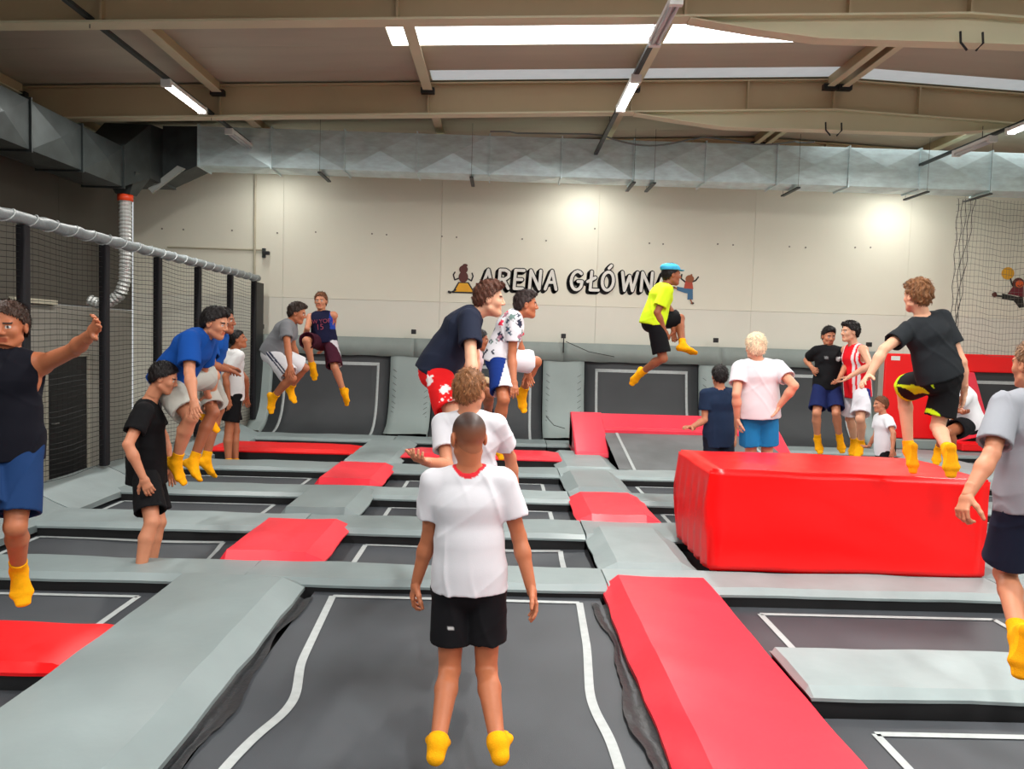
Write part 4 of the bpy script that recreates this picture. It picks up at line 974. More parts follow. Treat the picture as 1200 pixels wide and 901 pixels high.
        am = hair.get('amp', .0028) * hs; g.disp(lambda X, Y_, Z: am * (np.sin((X - HC[0]) * 95 + 2 * np.sin((Z - HC[2]) * 60)) * np.sin((Y_ - HC[1]) * 85 + 2 * np.sin((X - HC[0]) * 50)) + .5 * np.sin((Z - HC[2]) * 70 + (X - HC[0]) * 160 + (Y_ - HC[1]) * 60)))
        kf = hair.get('line', .86); co = hair.get('cut', .002)
        n_ = nrm(hf * kf - hu); X_, Y2_, Z_ = g.view([0, 0, 0], g.n); c_ = hp(0, 0, -co + .006); jit = .007 * hs * np.sin((X_ - c_[0]) * 130 + (Z_ - c_[2]) * 90) * np.sin((Y2_ - c_[1]) * 140 + 1) + .004 * hs * np.sin((X_ - c_[0]) * 330 + (Y2_ - c_[1]) * 290)
        g.F = np.maximum(g.F, ((X_ - c_[0]) * n_[0] + (Y2_ - c_[1]) * n_[1] + (Z_ - c_[2]) * n_[2] + jit).astype(np.float32))
        g.plane(hp(0, 0, hair.get('nape', -.078)), -hu)
        # clear the ears
        for q_ in (-1, 1): g.sub_prim(Ell(hp(q_ * .095, .004, -.022), Rh, (.03 * hs, .026 * hs, .038 * hs)), k=.008)
        if hair.get('topper'): g.plane(hp(0, 0, .088), -hu); g.plane(hp(-.045, 0, 0), -hr); g.plane(hp(.05, 0, 0), hr)
        Vx, Qx = g.mesh()
        if len(Vx):
            hcx = np.tile(hcol, (len(Vx), 1)) * (1 + .12 * np.sin((Vx - HC) @ hr * 170)[:, None])
            if not hair.get('topper'):
                rg = np.random.RandomState(len(lab)); c0 = hp(0, -.012, .036); out = (Vx - c0) / np.linalg.norm(Vx - c0, axis=1)[:, None]
                ids = rg.randint(0, len(Vx), 1500 if Y < 8 else 700); b0 = Vx[ids]; n0 = out[ids]; crown = hp(0, -.05, .12); fl_ = b0 - crown; fl_ -= (fl_ * n0).sum(1)[:, None] * n0; fl_ /= np.linalg.norm(fl_, axis=1)[:, None] + 1e-6
                dr = fl_ + n0 * hair.get('mess', .30) + rg.randn(len(ids), 3) * .22; dr /= np.linalg.norm(dr, axis=1)[:, None]
                ln_ = (.012 + .016 * rg.rand(len(ids)))[:, None] * hs * hair.get('ln', 1.0); sdv = np.cross(dr, n0); sdv /= np.linalg.norm(sdv, axis=1)[:, None] + 1e-6; wv = .0022 * (1.6 if Y > 8 else 1)
                # keep tufts off the face
                tip = b0 + dr * ln_; q_ = (tip - HC) @ Rh.T / hs; ok = (q_[:, 2] > kf * q_[:, 1] - .010) | (q_[:, 1] < -.03); ok &= q_[:, 2] > -.092
                b0, n0, tip, sdv, dr = b0[ok], n0[ok], tip[ok], sdv[ok], dr[ok]; m0 = (b0 + tip) / 2 + n0 * .002
                TV = np.stack([b0 - sdv * wv - n0 * .002, b0 + sdv * wv - n0 * .002, m0 + sdv * wv * .8, m0 - sdv * wv * .8, tip + sdv * .0004, tip - sdv * .0004, ], 1).reshape(-1, 3)
                o6 = len(Vx) + np.arange(len(b0))[:, None] * 6; TQ = np.concatenate([o6 + np.array([[0, 1, 2, 3]]), o6 + np.array([[3, 2, 4, 5]])])
                tc_ = np.repeat((1 + .35 * rg.randn(len(b0)))[:, None], 6, 0).reshape(-1, 1).clip(.5, 1.7) * hcol
                Vx = np.concatenate([Vx, TV]); Qx = np.concatenate([Qx, TQ]); hcx = np.concatenate([hcx, tc_])
            child('hair', Vx, Qx, HAIR, hcx)
    if cap is not None:
        g = Grid(HC - .19 * hs, HC + .21 * hs, fs); g.add(Ell(hp(0, -.015, .058), Rh, (.094 * hs, .112 * hs, .072 * hs))); g.plane(hp(0, 0, .052), -hu)
        g.add(Prim(hp(0, .03, .060), hp(0, .13, .050), .085 * hs, .06 * hs, .007 * hs, .006 * hs, lat=hr), k=.006)
        g.add(Ell(hp(0, -.08, .085), Rh, (.05 * hs, .05 * hs, .035 * hs)), k=.02)
        Vx, Qx = g.mesh(); child('cap', Vx, Qx, CLOTH, np.tile(np.array(cap), (len(Vx), 1)))
    # ---- shirt
    def wrinkle(amp, c0, sd):
        f1 = 34 / s
        def fn(X, Y_, Z):
            x = (X - c0[0]); y = (Y_ - c0[1]); z = (Z - c0[2])
            l_ = x * lat[0] + y * lat[1] + z * lat[2]; u_ = x * up_[0] + y * up_[1] + z * up_[2]; w_ = x * fwd[0] + y * fwd[1] + z * fwd[2]
            r1 = 1 - np.abs(np.sin(.5 * (l_ * 48 / s + u_ * 16 + 2.6 * np.sin(u_ * 7 + w_ * 5 + sd) + sd))); r2 = 1 - np.abs(np.sin(.5 * (l_ * 30 / s - u_ * 46 + 2.2 * np.sin(u_ * 9 - l_ * 6 + sd * 2) + sd * 3)))
            m1 = (.5 + .5 * np.sin(u_ * 9 + l_ * 13 + sd)) ** 1.5; m2 = (.5 + .5 * np.sin(u_ * 11 - l_ * 15 + w_ * 9 + sd * 2)) ** 1.5
            return -amp * (1.9 if Y < 6 else 1.6) * (r1 ** 3 * m1 + r2 ** 3 * m2 * .55) + amp * .4 * np.sin(l_ * 16 + u_ * 13 + sd)
        return fn
    if shirt:
        il = shirt.get('loose', .020) * s; ln = shirt.get('hem', -.10); tank = shirt.get('tank'); slv = shirt.get('sleeve', .62)
        T = list(torso); hemc = sp(ln)
        T.append(Prim(sp(.35), sp(ln - .12), .142 * s * b, .164 * s * b + .004, .106 * s * b, .132 * s * b + .004, lat))
        lo = np.min([p.bbox()[0] for p in T + traps + armp[0][:2] + armp[1][:2]], 0) - .06; hi = np.max([p.bbox()[1] for p in T + traps + armp[0][:2] + armp[1][:2]], 0) + .06
        g = Grid(lo, hi, rs)
        for p in T: g.add(p, infl=il * .8, k=.05)
        g.plane(hemc, -up_)
        if not tank:
            for p in traps: g.add(p, infl=il * .45, k=.04)
            for i in (0, 1):
                E = J['E%d' % i]; d_ = nrm(E - SH[i]); se = SH[i] + (E - SH[i]) * slv; slo = np.minimum(SH[i], se) - .12 * s
                sg_ = Grid(slo, np.maximum(SH[i], se) + .12 * s, rs)
                # evaluate the sleeve on the main lattice, cut before the union
                p1 = Prim(SH[i], SH[i] + (E - SH[i]) * (slv + .12), (.054 * b) * s + il * .7, (.052 * b) * s + min(il, .021 * s) * 1.25)
                lo_, hi_ = p1.bbox(); a_, b_ = g.sub(lo_ - .05, hi_ + .05); sl_ = tuple(slice(a_[q_], b_[q_]) for q_ in range(3)); X, Y_, Z = g.view(a_, b_)
                d1 = p1.ev(X, Y_, Z); pl = (X - se[0]) * d_[0] + (Y_ - se[1]) * d_[1] + (Z - se[2]) * d_[2]
                tk_ = max(.013, 1.6 * rs); inner = Prim(SH[i], SH[i] + (E - SH[i]) * (slv + .12), (.054 * b) * s + il * .7 - tk_, (.052 * b) * s + min(il, .021 * s) * 1.25 - tk_).ev(X, Y_, Z)
                d1 = np.maximum(d1, pl); d1 = np.where(pl > -.03, np.maximum(d1, -inner), d1)
                g.F[sl_] = smin(g.F[sl_], d1.astype(np.float32), .02)
        else:
            for p in traps: g.add(Prim(p.A, p.A + (p.B - p.A) * .62, p.wa, p.wb), infl=.010 * s, k=.03)
            for i in (0, 1): g.sub_prim(Prim(SH[i] - up_ * .11 * s + lat * (.03 * s * (1 if i else -1)), SH[i] + lat * (.05 * s * (1 if i else -1)) + up_ * .05 * s, .066 * s, .066 * s), k=.01)
        g.disp(wrinkle(.0042 * s * wr, P0, rng.random() * 6))
        nd_ = nrm(nt - sp(.93)); nc = sp(.93) + nd_ * (.050 if not tank else .03) * s
        g.sub_prim(Prim(nc - nd_ * .004, nc + nd_ * .12, .062 * s, .066 * s), k=.006)
        # hollow hem
        g.sub_prim(Prim(sp(ln + .03), sp(ln - .14), .150 * s * b, .160 * s * b, .110 * s * b, .126 * s * b, lat), k=.004, infl=il * .8 - max(.014, 1.6 * rs) + .006)
        Vx, Qx = g.mesh(); col = np.tile(np.array(shirt['col'], float), (len(Vx), 1)); rel = Vx - P0
        L_ = rel @ lat / s; U_ = rel @ up_ / TL; F_ = rel @ fwd / s
        if shirt.get('collar') is not None:
            dd = np.linalg.norm((Vx - nc) - ((Vx - nc) @ nd_)[:, None] * nd_, axis=1); m_ = (dd < .082 * s) & (((Vx - nc) @ nd_) > -.045 * s) & (((Vx - nc) @ nd_) < .03); col[m_] = shirt['collar']
        if shirt.get('fn'): shirt['fn'](col, L_, U_, F_, rel)
        so = child('shirt', Vx, Qx, CLOTH, col)
        if shirt.get('text'):
            for (txt, size, u0, side_, tcol) in shirt['text']:
                cu = D.curves.new('print', 'FONT'); cu.body = txt; cu.size = size; cu.align_x = 'CENTER'; cu.align_y = 'CENTER'; cu.extrude = .001
                to = D.objects.new('tmp', cu); COL.objects.link(to); dg = bpy.context.evaluated_depsgraph_get(); me = D.meshes.new_from_object(to.evaluated_get(dg)); D.objects.remove(to)
                zc = sp(u0); fz = fwd * side_; rx = np.cross(-fz, up_) ; rx = nrm(rx)
                # drape: each letter vertex sits just outside the torso ellipse
                for v_ in me.vertices:
                    x_, y_ = v_.co.x, v_.co.y; W2 = .162 * s * b + il * .8; D2 = .112 * s * b + il * .8
                    dep = D2 * math.sqrt(max(.02, 1 - (x_ / W2) ** 2)) + .012; pp = zc + rx * x_ + up_ * y_ + fz * dep - org; v_.co = Vector(pp)
                me.materials.clear(); o = D.objects.new('shirt_print', me); COL.objects.link(o); o.parent = so; me.materials.append(mat('print_%d' % int(tcol[0] * 1000), tcol, .7))
    # ---- shorts
    if shorts:
        il = shorts.get('loose', .018) * s; ln = shorts.get('len', .72); wd = shorts.get('wide', .030) * s
        lo = np.min([HP[0], HP[1], J['K0'], J['K1']], 0) - .22 * s; hi = np.max([HP[0], HP[1], J['K0'], J['K1'], sp(.2)], 0) + .22 * s
        g = Grid(lo, hi, rs)
        g.add(Prim(sp(-.03), sp(.16), .152 * s * b, .142 * s * b, .112 * s * b, .098 * s * b, lat), infl=il * .4); g.add(Prim(HP[0] - up_ * .02 * s, HP[1] - up_ * .02 * s, .086 * s * b, .086 * s * b), infl=il * .4, k=.04)
        g.plane(sp(.17), up_)
        cuts_ = []
        for i in (0, 1):
            K = J['K%d' % i]; d_ = nrm(K - HP[i]); se = HP[i] + (K - HP[i]) * ln; n_e = nrm(d_ + np.array([0, 0, -.25]))
            p1 = Prim(HP[i], HP[i] + (K - HP[i]) * (ln + .15), .083 * s * b + il * .7, (.066 * b) * s + il + wd)
            lo_, hi_ = p1.bbox(); a_, b_ = g.sub(lo_ - .05, hi_ + .05); sl_ = tuple(slice(a_[q_], b_[q_]) for q_ in range(3)); X, Y_, Z = g.view(a_, b_)
            d1 = p1.ev(X, Y_, Z); pl = (X - se[0]) * d_[0] + (Y_ - se[1]) * d_[1] + (Z - se[2]) * d_[2]
            tk_ = max(.016, 1.7 * rs); inner = Prim(HP[i], HP[i] + (K - HP[i]) * (ln + .15), .083 * s * b + il * .7 - tk_, (.066 * b) * s + il + wd - tk_).ev(X, Y_, Z)
            d1 = np.maximum(d1, pl); d1 = np.where(pl > -.05, np.maximum(d1, -inner), d1)
            g.F[sl_] = smin(g.F[sl_], d1.astype(np.float32), .018)
        g.disp(wrinkle(.0042 * s * wr, P0, rng.random() * 6 + 1))
        Vx, Qx = g.mesh(); col = np.tile(np.array(shorts['col'], float), (len(Vx), 1)); rel = Vx - P0
        if shorts.get('fn'): shorts['fn'](col, rel @ lat / s, rel @ up_ / TL, rel @ fwd / s, rel, Vx, HP, J, ln)
        child('shorts', Vx, Qx, CLOTH, col)
    # ---- socks
    for (AN, fd, dn, fl, K), fp in zip(feet, footp):
        up2 = nrm(K - AN); prs = fp + [Prim(AN, AN + up2 * .16 * s, .036 * s, .043 * s, k=.02)]
        lo = np.min([p.bbox()[0] for p in prs], 0) - .02; hi = np.max([p.bbox()[1] for p in prs], 0) + .02; g = Grid(lo, hi, min(fs, .006))
        g.add(prs[-1], infl=.0055); cutp = AN + up2 * sockh * s; g.plane(cutp, up2)
        for p in prs[:-1]: g.add(p, infl=.0055)
        Vx, Qx = g.mesh(); col = np.tile(np.array(sock), (len(Vx), 1)); t_ = (Vx - AN) @ fd / s; w_ = (Vx - AN) @ dn / s
        col[(w_ > .066)] *= (.80, .74, .7); col[(np.abs((Vx - cutp) @ up2) < .012 * s)] *= .92
        child('sock', Vx, Qx, SOCK, col)
    return body

SK = S(194, 130, 98); SKT = S(176, 106, 72); SKP = S(214, 160, 130); SKD = S(156, 92, 62)
BRN = S(84, 52, 36); DBR = S(44, 30, 26); BLK = S(22, 17, 17); LBR = S(118, 78, 46); YS = S(242, 168, 14)
WHT = S(212, 212, 218); BK = S(16, 16, 20)
UP_AWAY = ('v', 0, 1, 0)
def hcut(c1, lo_, hi_):
    def f(col, L_, U_, F_, rel, *a): m_ = (U_ > lo_) & (U_ < hi_); col[m_] = c1
    return f
def blotches(cols, n, rad, seed, cond=None):
    def f(col, L_, U_, F_, rel, *a):
        r_ = random.Random(seed); idx = [r_.randrange(len(rel)) for _ in range(n)]
        for q, i in enumerate(idx):
            if cond is not None and not cond(L_[i], U_[i], F_[i]): continue
            d_ = np.linalg.norm(rel - rel[i], axis=1) + .012 * np.sin(rel[:, 0] * 150 + q) * np.sin(rel[:, 2] * 170 + q); col[d_ < rad * (.6 + .8 * r_.random())] = cols[q % len(cols)]
    return f
# 1 foreground boy from behind
def croc(col, L_, U_, F_, rel, *a): m_ = (np.abs(L_ + .085) < .014) & (np.abs(rel[:, 2] + .175) < .007) & (F_ < 0); col[m_] = S(190, 190, 190)
person('person in white T-shirt and black shorts standing with back turned in the foreground', 3.48, 1.63, (550, 684), (549, 551), (549, 513), 0,
       [((503, 628, .2), (488, 682, 1), (.9, .2, 0), .55), ((608, 628, 1), (622, 688, 1), (-.9, -.2, 0), .35)],
       [((527, 785, 1), (513, 871, -1), UP_AWAY), ((570, 785, 1), (583, 871, -1), UP_AWAY)], SKT,
       hair=dict(col=S(48, 34, 30), buzz=1, none=1), shirt=dict(col=WHT, collar=S(205, 40, 50), hem=-.04), shorts=dict(col=BK, len=.66, wide=.02, fn=croc), sock=YS, bulk=.98, headf=-22, nod=6, headsc=1.08, sockh=.03)
# 2 boy in white behind him
person('person in white T-shirt half hidden behind the foreground boy, one forearm held out', 4.35, 1.66, (550, 592), (550, 486), (551, 459), 5,
       [((524, 546, -1), (500, 541, -1), (0, 0, 1), .5), ((598, 536, 1), (604, 578, 1), (-1, 0, 0), .4)],
       [((535, 655, 1), (530, 712, -1), UP_AWAY), ((566, 655, 1), (570, 712, -1), UP_AWAY)], SK,
       hair=dict(col=S(128, 84, 50), th=.010, amp=.003), shirt=dict(col=WHT), shorts=dict(col=S(30, 40, 70)), sock=YS, headf=28, nod=5, headsc=1.08, bulk=.92)
# 3 navy shirt, red shorts
person('person in navy T-shirt and red printed shorts leaning forward mid-jump in the centre', 5.5, 1.82, (512, 434), (554, 367), (573, 351), 85,
       [((556, 415, 1), (556, 452, 1), None, .6), ((552, 417, -1), (554, 456, -1), None, .6)],
       [((548, 484, 1), (540, 540, -1), (556, 552, 1)), ((535, 494, -1), (527, 548, 1), (545, 560, 1))], SKP,
       hair=dict(col=S(88, 52, 38), th=.009, top=.016, cut=.0, amp=.005), shirt=dict(col=S(28, 34, 52), sleeve=.7, hem=-.10, loose=.024),
       shorts=dict(col=S(226, 26, 30), len=.78, wide=.035, fn=blotches([S(235, 225, 225)], 30, .030, 3, lambda l, u, f: l > 0 and u < -.02)), sock=YS, headf=88, headsc=1.0)
# 4 floral shirt
def floral(col, L_, U_, F_, rel, *a):
    blotches([S(70, 90, 110), S(110, 135, 130), S(45, 50, 70), S(160, 110, 125)], 95, .024, 5)(col, L_, U_, F_, rel)
    blotches([S(228, 50, 80)], 12, .030, 9)(col, L_, U_, F_, rel)
def bluewhite(col, L_, U_, F_, rel, *a):
    m_ = (F_ < .05) & (L_ > -.02); col[m_] = S(18, 48, 120)
person('person in white floral shirt and blue-white shorts jumping with one knee raised', 7.0, 1.72, (584, 421), (603, 369), (616, 357), 85,
       [((610, 408, 1), (618, 436, 1), None, .5), ((600, 417, -1), (602, 446, -1), None, .3)],
       [((628, 424, 1), (612, 461, 1), (621, 487, -1)), ((590, 468, -1), (586, 514, 1), (592, 537, 1))], SKT,
       hair=dict(col=S(52, 40, 38), th=.007, top=.012, amp=.003), shirt=dict(col=S(224, 224, 230), fn=floral, sleeve=.6), shorts=dict(col=S(222, 222, 228), len=.82, wide=.035, fn=bluewhite), sock=YS, headf=85, headsc=1.06)
# 5 hidden one between
person('dark-haired person almost hidden between the navy-shirted and floral-shirted jumpers', 8.3, 1.70, (546, 446), (556, 412), (562, 399), 85,
       [((556, 436, 1), (562, 452, 1), None, .5), ((545, 436, -1), (540, 420, -1), None, .5)],
       [((575, 455, 1), (574, 484, 1), None), ((574, 462, -1), (572, 490, 1), None)], SKD,
       hair=dict(col=BLK, th=.010), shirt=dict(col=S(215, 190, 195)), shorts=dict(col=S(178, 158, 126), len=.8, wide=.03), sock=S(30, 32, 40), headf=88)
# 6 yellow shirt leaping
person('person in bright yellow T-shirt and blue cap leaping high right of the lettering', 9.2, 1.76, (765, 377), (778, 336), (787, 322), 82,
       [((786, 364, 1), (789, 388, -1), None, .6), ((770, 366, -1), (779, 388, 1), None, .6)],
       [((797, 373, 1), (800, 405, -1), (821, 410, 1)), ((777, 420, -1), (751, 437, 1), (740, 455, -1))], SKD,
       hair=dict(col=BLK, th=.010), cap=S(70, 175, 215), shirt=dict(col=S(212, 245, 40), loose=.026, sleeve=.72, hem=-.12), shorts=dict(col=S(14, 14, 18), len=.85, wide=.03), sock=YS, headf=85, headsc=1.06)
# 7 blue shirt crouching
def backlabel(col, L_, U_, F_, rel, *a): m_ = (F_ < .0) & (U_ > .72) & (U_ < .84) & (L_ > .01) & (L_ < .08); col[m_] = S(170, 200, 225)
person('person in blue T-shirt and beige shorts tucked up mid-jump by the fence', 6.6, 1.86, (198, 447), (238, 393), (252, 379), 92,
       [((238, 434, 1), (243, 462, 1), None, .4), ((222, 437, -1), (227, 468, -1), None, .3)],
       [((250, 440, 1), (241, 485, 1), (264, 504, 1)), ((224, 489, -1), (206, 541, 1), (222, 562, -1))], SK,
       hair=dict(col=BLK, th=.012, top=.006), shirt=dict(col=S(10, 68, 146), fn=backlabel, sleeve=.75, loose=.026, hem=-.1), shorts=dict(col=S(176, 176, 168), len=.85, wide=.03), sock=YS, headf=100, nod=12, bulk=1.1, headsc=1.04)
person('second person in blue T-shirt, mostly hidden behind the tucked jumper by the fence', 7.4, 1.84, (237, 438), (254, 390), (262, 376), 88,
       [((252, 428, 1), (270, 431, 1), (0, 0, -1), .3), ((248, 428, -1), (266, 433, 1), (0, 0, -1), .3)],
       [((256, 480, 1), (241, 539, 1), (256, 552, 1)), ((250, 484, -1), (226, 541, 1), (239, 556, -1))], SKD,
       hair=dict(col=BLK, th=.010), shirt=dict(col=S(10, 72, 150), sleeve=.7), shorts=dict(col=S(170, 168, 160), len=.85, wide=.03), sock=YS, headf=90)
# 8 black T-shirt boy at left
person('person in black T-shirt and black shorts in profile, shins hidden by the front pad row', 6.3, 1.84, (172, 549), (172, 472), (192, 443), 72,
       [((192, 512, 1), (200, 548, 1), None, .4), ((150, 521, -1), (168, 560, -1), None, .5)],
       [((186, 612, 1), (176, 672, 1), None), ((178, 612, -1), (163, 676, 1), None)], SK,
       hair=dict(col=BLK, th=.014, cut=.0), shirt=dict(col=S(10, 10, 13), hem=-.22, loose=.024), shorts=dict(col=S(13, 13, 16), len=.8, wide=.035), sock=YS, headf=80, nod=18, headsc=1.0)
# 9 leftmost man
person('person in black tank top and blue shorts jumping at left edge, arm raised', 4.2, 1.78, (6, 524), (7, 413), (10, 382), 165,
       [((86, 410, -1), (107, 391, -1), (0, -1, .3), .35, (122, 368, -1)), ((-48, 440, 1), (-75, 410, -1), None, .3)],
       [((18, 617, -1), (22, 668, 1), (27, 702, -1)), ((-22, 610, -1), (-30, 660, 1), (-34, 695, -1))], SKT,
       hair=dict(col=S(60, 40, 30), th=.010), shirt=dict(col=S(12, 13, 24), tank=1, hem=-.12), shorts=dict(col=S(22, 52, 96), len=.84, wide=.035), sock=YS, headf=170, nod=5, headsc=1.06)
# 10 white T-shirt by the wall
person('person in white T-shirt and black shorts standing by the fence end, head turned right', 11.2, 1.98, (272, 461), (273, 411), (279, 398), 45,
       [((288, 444, 1), (289, 464, 1), None, .4), ((264, 441, -1), (268, 468, -1), None, .4)],
       [((276, 505, 1), (276, 545, -1), None), ((268, 505, -1), (268, 545, -1), None)], SKT,
       hair=dict(col=BLK, th=.010), shirt=dict(col=S(222, 222, 222), hem=-.15), shorts=dict(col=S(16, 15, 18), len=.75), sock=YS, headf=80, nod=-12)
# 11 grey T-shirt
def sidestripe(col, L_, U_, F_, rel, Vx=None, HP=None, J=None, ln=0):
    d_ = J['K1'] - HP[1]; n_ = nrm(np.cross(nrm(d_), np.array([0, 1, 0]))); t_ = (Vx - HP[1]) @ n_
    for o in (-.012, .020): m_ = (np.abs(t_ - o) < .010) & (L_ > .09); col[m_] = S(40, 48, 72)
person('person in grey T-shirt and white striped shorts tucked mid-jump before the wall trampoline', 9.6, 1.82, (319, 413), (341, 378), (348, 367), 85,
       [((343, 404, 1), (350, 424, 1), None, .5), ((337, 406, -1), (340, 428, -1), None, .5)],
       [((357, 431, 1), (340, 455, 1), (348, 468, -1)), ((342, 443, -1), (320, 466, 1), (322, 486, -1))], SKT,
       hair=dict(col=S(52, 38, 32), th=.010, top=.012), shirt=dict(col=S(118, 120, 124), sleeve=.6), shorts=dict(col=S(216, 216, 220), len=.86, wide=.04, fn=sidestripe), sock=YS, headf=85, nod=12, headsc=1.04)
# 12 basketball top
def bball(col, L_, U_, F_, rel, *a): m_ = (L_ < -.13) & (U_ > .4); col[m_] = S(30, 60, 150)
def maroon(col, L_, U_, F_, rel, *a): m_ = (L_ < -.12) & (F_ < .12); col[m_] = S(190, 185, 190)
person('person in dark blue sleeveless jersey and maroon shorts jumping before the wall trampoline', 11.6, 1.84, (380, 400), (377, 367), (376, 353), 185,
       [((390, 386, 1), (380, 405, -1), None, .4), ((360, 385, -1), (357, 401, 1), None, .4)],
       [((392, 430, -1), (403, 460, 1), (403, 481, -1)), ((359, 399, -1), (366, 430, 1), (367, 445, -1))], SK,
       hair=dict(col=S(110, 70, 45), th=.010), shirt=dict(col=S(20, 22, 52), tank=1, hem=-.05, fn=bball, text=[('NEW YORK', .085, .70, 1, S(200, 90, 110)), ('15', .12, .50, 1, S(200, 90, 110))]),
       shorts=dict(col=S(60, 16, 34), len=.95, wide=.04, fn=maroon), sock=YS, headf=180, nod=0, headsc=1.06)
# 13 navy T-shirt boy by the block
person('dark-haired person in navy T-shirt with back turned, behind the red block', 8.7, 1.70, (842, 512), (843, 456), (843, 441), -8,
       [((826, 492, -1), (810, 501, -1), (0, 0, -1), .4, (800, 498, -1)), ((860, 487, 1), (861, 510, 1), None, .4)],
       [((836, 555, 1), (836, 594, -1), UP_AWAY), ((850, 555, 1), (850, 594, -1), UP_AWAY)], SK,
       hair=dict(col=BLK, th=.012), shirt=dict(col=S(30, 46, 72), hem=-.2), shorts=dict(col=S(24, 30, 44)), sock=YS, headf=-5, headsc=1.05)
# 14 white-blond
person('person with white-blond hair, white T-shirt and blue shorts, back turned behind the block', 7.75, 1.84, (889, 481), (889, 425), (885, 407), 3,
       [((863, 462, -1), (864, 490, 1), None, .4), ((931, 452, -1), (913, 476, 1), None, .5)],
       [((880, 530, 1), (879, 575, -1), UP_AWAY), ((899, 530, 1), (900, 575, -1), UP_AWAY)], SKP,
       hair=dict(col=S(226, 208, 176), th=.013, amp=.003), shirt=dict(col=WHT, hem=-.16, loose=.03, sleeve=.6), shorts=dict(col=S(34, 128, 190), len=.8, wide=.02), sock=YS, headf=-6, headsc=1.08, bulk=1.08)
# 15 black T-shirt facing us
def badges(col, L_, U_, F_, rel, *a):
    m_ = ((L_ + .075) ** 2 + ((U_ - .70) * .5) ** 2 < .032 ** 2) & (F_ > 0); col[m_] = S(190, 195, 195)
    m_ = (np.abs(L_ - .085) < .022) & (np.abs(U_ - .72) < .04) & (F_ > 0); col[m_] = S(120, 124, 126)
person('person in black T-shirt with chest badges and blue shorts facing the camera', 10.5, 1.80, (969, 451), (972, 407), (971, 394), 180,
       [((992, 428, -1), (984, 442, -1), None, .5), ((945, 422, 1), (951, 430, -1), None, .5)],
       [((980, 484, -1), (984, 514, 1), (987, 527, -1)), ((957, 484, -1), (958, 515, 1), (962, 528, -1))], SK,
       hair=dict(col=BLK, th=.008, top=.014), shirt=dict(col=S(18, 19, 22), fn=badges, loose=.022, hem=-.12), shorts=dict(col=S(24, 36, 84), len=.85, wide=.03), sock=YS, headf=180, nod=10, headsc=1.04)
# 16 red top
def redjersey(col, L_, U_, F_, rel, *a): m_ = (np.abs(np.abs(L_) - .10) < .016) | (np.abs(L_ + .148) < .012); col[m_] = S(225, 215, 218)
def wb(col, L_, U_, F_, rel, *a): m_ = (F_ < .02); col[m_] = S(34, 38, 110)
person('person in red sleeveless top and white shorts turned left, arms reaching out', 10.2, 1.86, (1005, 455), (1001, 405), (996, 389), 258,
       [((1020, 428, -1), (996, 441, -1), (0, 0, 1), .3, (980, 452, -1)), ((1002, 424, 1), (988, 440, 1), (0, 0, 1), .3, (978, 448, 1))],
       [((1008, 491, -1), (1009, 520, 1), (1004, 531, -1)), ((996, 491, 1), (1001, 518, 1), (997, 529, -1))], SKP,
       hair=dict(col=BLK, th=.016, top=.01, amp=.006), shirt=dict(col=S(222, 22, 36), tank=1, loose=.026, hem=-.2, fn=redjersey), shorts=dict(col=S(216, 216, 224), len=.85, wide=.035, fn=wb), sock=YS, headf=262, headsc=1.06)
# 17 small child
def blackside(col, L_, U_, F_, rel, *a): m_ = (F_ < -.03) & (U_ < .55); col[m_] = S(20, 20, 24)
person('small child in white T-shirt with black side panel in profile behind the block', 9.4, 1.32, (1037, 524), (1035, 487), (1032, 474), 270,
       [((1047, 508, -1), (1046, 526, -1), None, .4), ((1026, 510, 1), (1018, 523, 1), (0, 0, 1), .3, (1012, 526, 1))],
       [((1034, 558, 1), (1038, 588, 1), None), ((1034, 558, 1), (1038, 588, 1), None)], SK,
       hair=dict(col=S(110, 68, 44), th=.010), shirt=dict(col=S(226, 230, 236), loose=.026, fn=blackside, hem=-.25), shorts=dict(col=BK), sock=YS, headf=268, headsc=1.1)
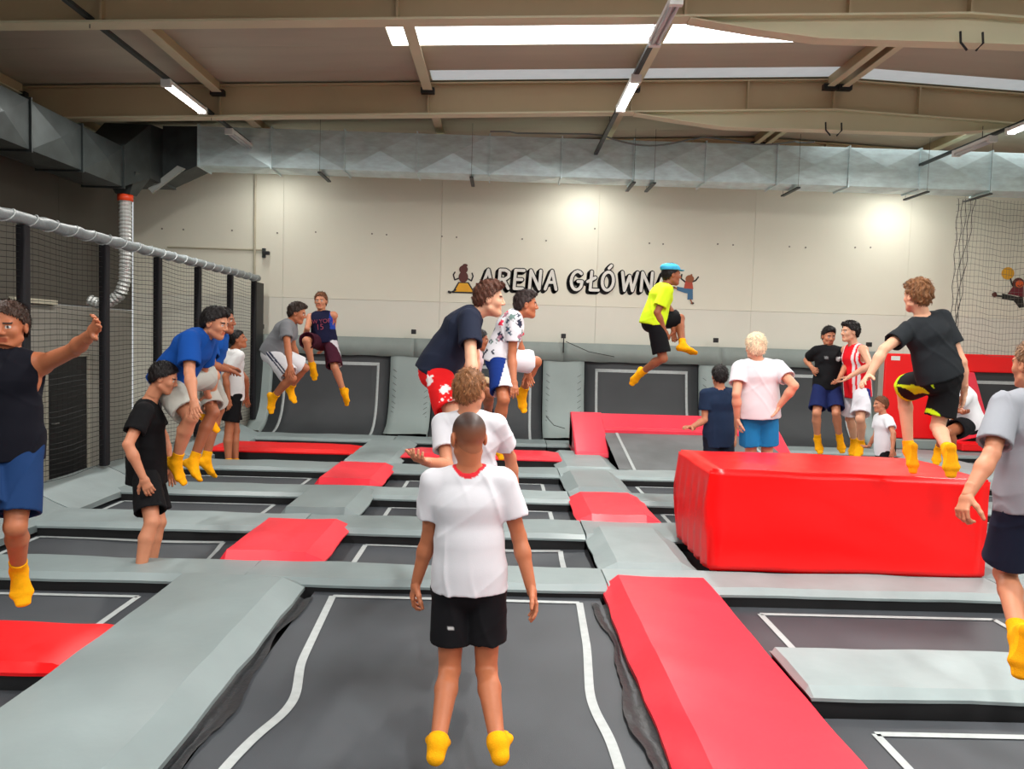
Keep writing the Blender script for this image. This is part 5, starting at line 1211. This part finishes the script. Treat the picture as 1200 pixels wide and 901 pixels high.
# 18 black T-shirt jumping onto the block
def limehem(col, L_, U_, F_, rel, Vx=None, HP=None, J=None, ln=0):
    for i in (0, 1):
        d_ = J['K%d' % i] - HP[i]; t_ = (Vx - HP[i]) @ d_ / (d_ @ d_); near = np.linalg.norm(Vx - (HP[i] + d_ * ln), axis=1) < .2
        m_ = near & (t_ > ln - .10) & (L_ * (1 if i else -1) > 0); col[m_] = S(185, 215, 20)
    m_ = (L_ < -.15) & (U_ < -.02); k_ = m_ & (np.sin(rel[:, 2] * 70 + rel[:, 0] * 60) > .1); col[k_] = S(185, 215, 20)
person('person in black T-shirt and black-lime shorts leaping onto the red block', 5.95, 1.72, (1102, 441), (1081, 373), (1075, 347), -12,
       [((1036, 409, -1), (1018, 441, -1), (.8, .3, 0), .3, (1005, 452, -1)), ((1127, 424, 1), (1130, 458, 1), (-1, 0, 0), .4, (1126, 480, 1))],
       [((1058, 456, 1), (1065, 528, -1), (1064, 560, -1)), ((1099, 500, 1), (1112, 530, -1), (1112, 572, 1))], SKP,
       hair=dict(col=LBR, th=.014, amp=.007, top=.006), shirt=dict(col=S(30, 34, 38), loose=.024, sleeve=.6, hem=-.03), shorts=dict(col=S(13, 13, 16), len=.82, wide=.035, fn=limehem), sock=YS, headf=-15, headsc=1.06)
# 19 tucked behind him
person('person in white T-shirt and black shorts tucked in mid-air behind the leaping boy', 8.4, 1.66, (1134, 494), (1122, 455, -.05), (1108, 448), 285,
       [((1118, 476, -1), (1128, 482, -1), None, .5), ((1108, 475, 1), (1112, 485, 1), None, .5)],
       [((1111, 506, -1), (1117, 535, 1), (1119, 549, -1)), ((1107, 500, 1), (1099, 528, 1), (1098, 540, -1))], SKD,
       hair=dict(col=BLK, th=.012), shirt=dict(col=S(226, 226, 230), loose=.034), shorts=dict(col=S(18, 18, 22), len=.7), sock=YS, headf=280, bulk=1.12, pz=None)
# 20 right edge
person('person in light grey T-shirt and dark blue shorts running past at the right edge', 3.9, 1.80, (1211, 590), (1213, 462), (1212, 428), -8,
       [((1162, 532, -1), (1134, 580, -1), (1, .3, 0), .75, (1119, 620, -1)), ((1262, 530, 1), (1285, 570, 1), None, .6)],
       [((1178, 672, 1), (1194, 747, -1), (1187, 804, -1)), ((1248, 665, 1), (1262, 745, -1), (1258, 800, 1))], SK,
       hair=dict(col=S(122, 88, 60), th=.008), shirt=dict(col=S(142, 145, 152), loose=.026, sleeve=.78, hem=-.06), shorts=dict(col=S(26, 34, 54), len=.80, wide=.035), sock=YS, headf=-12, headsc=1.04)
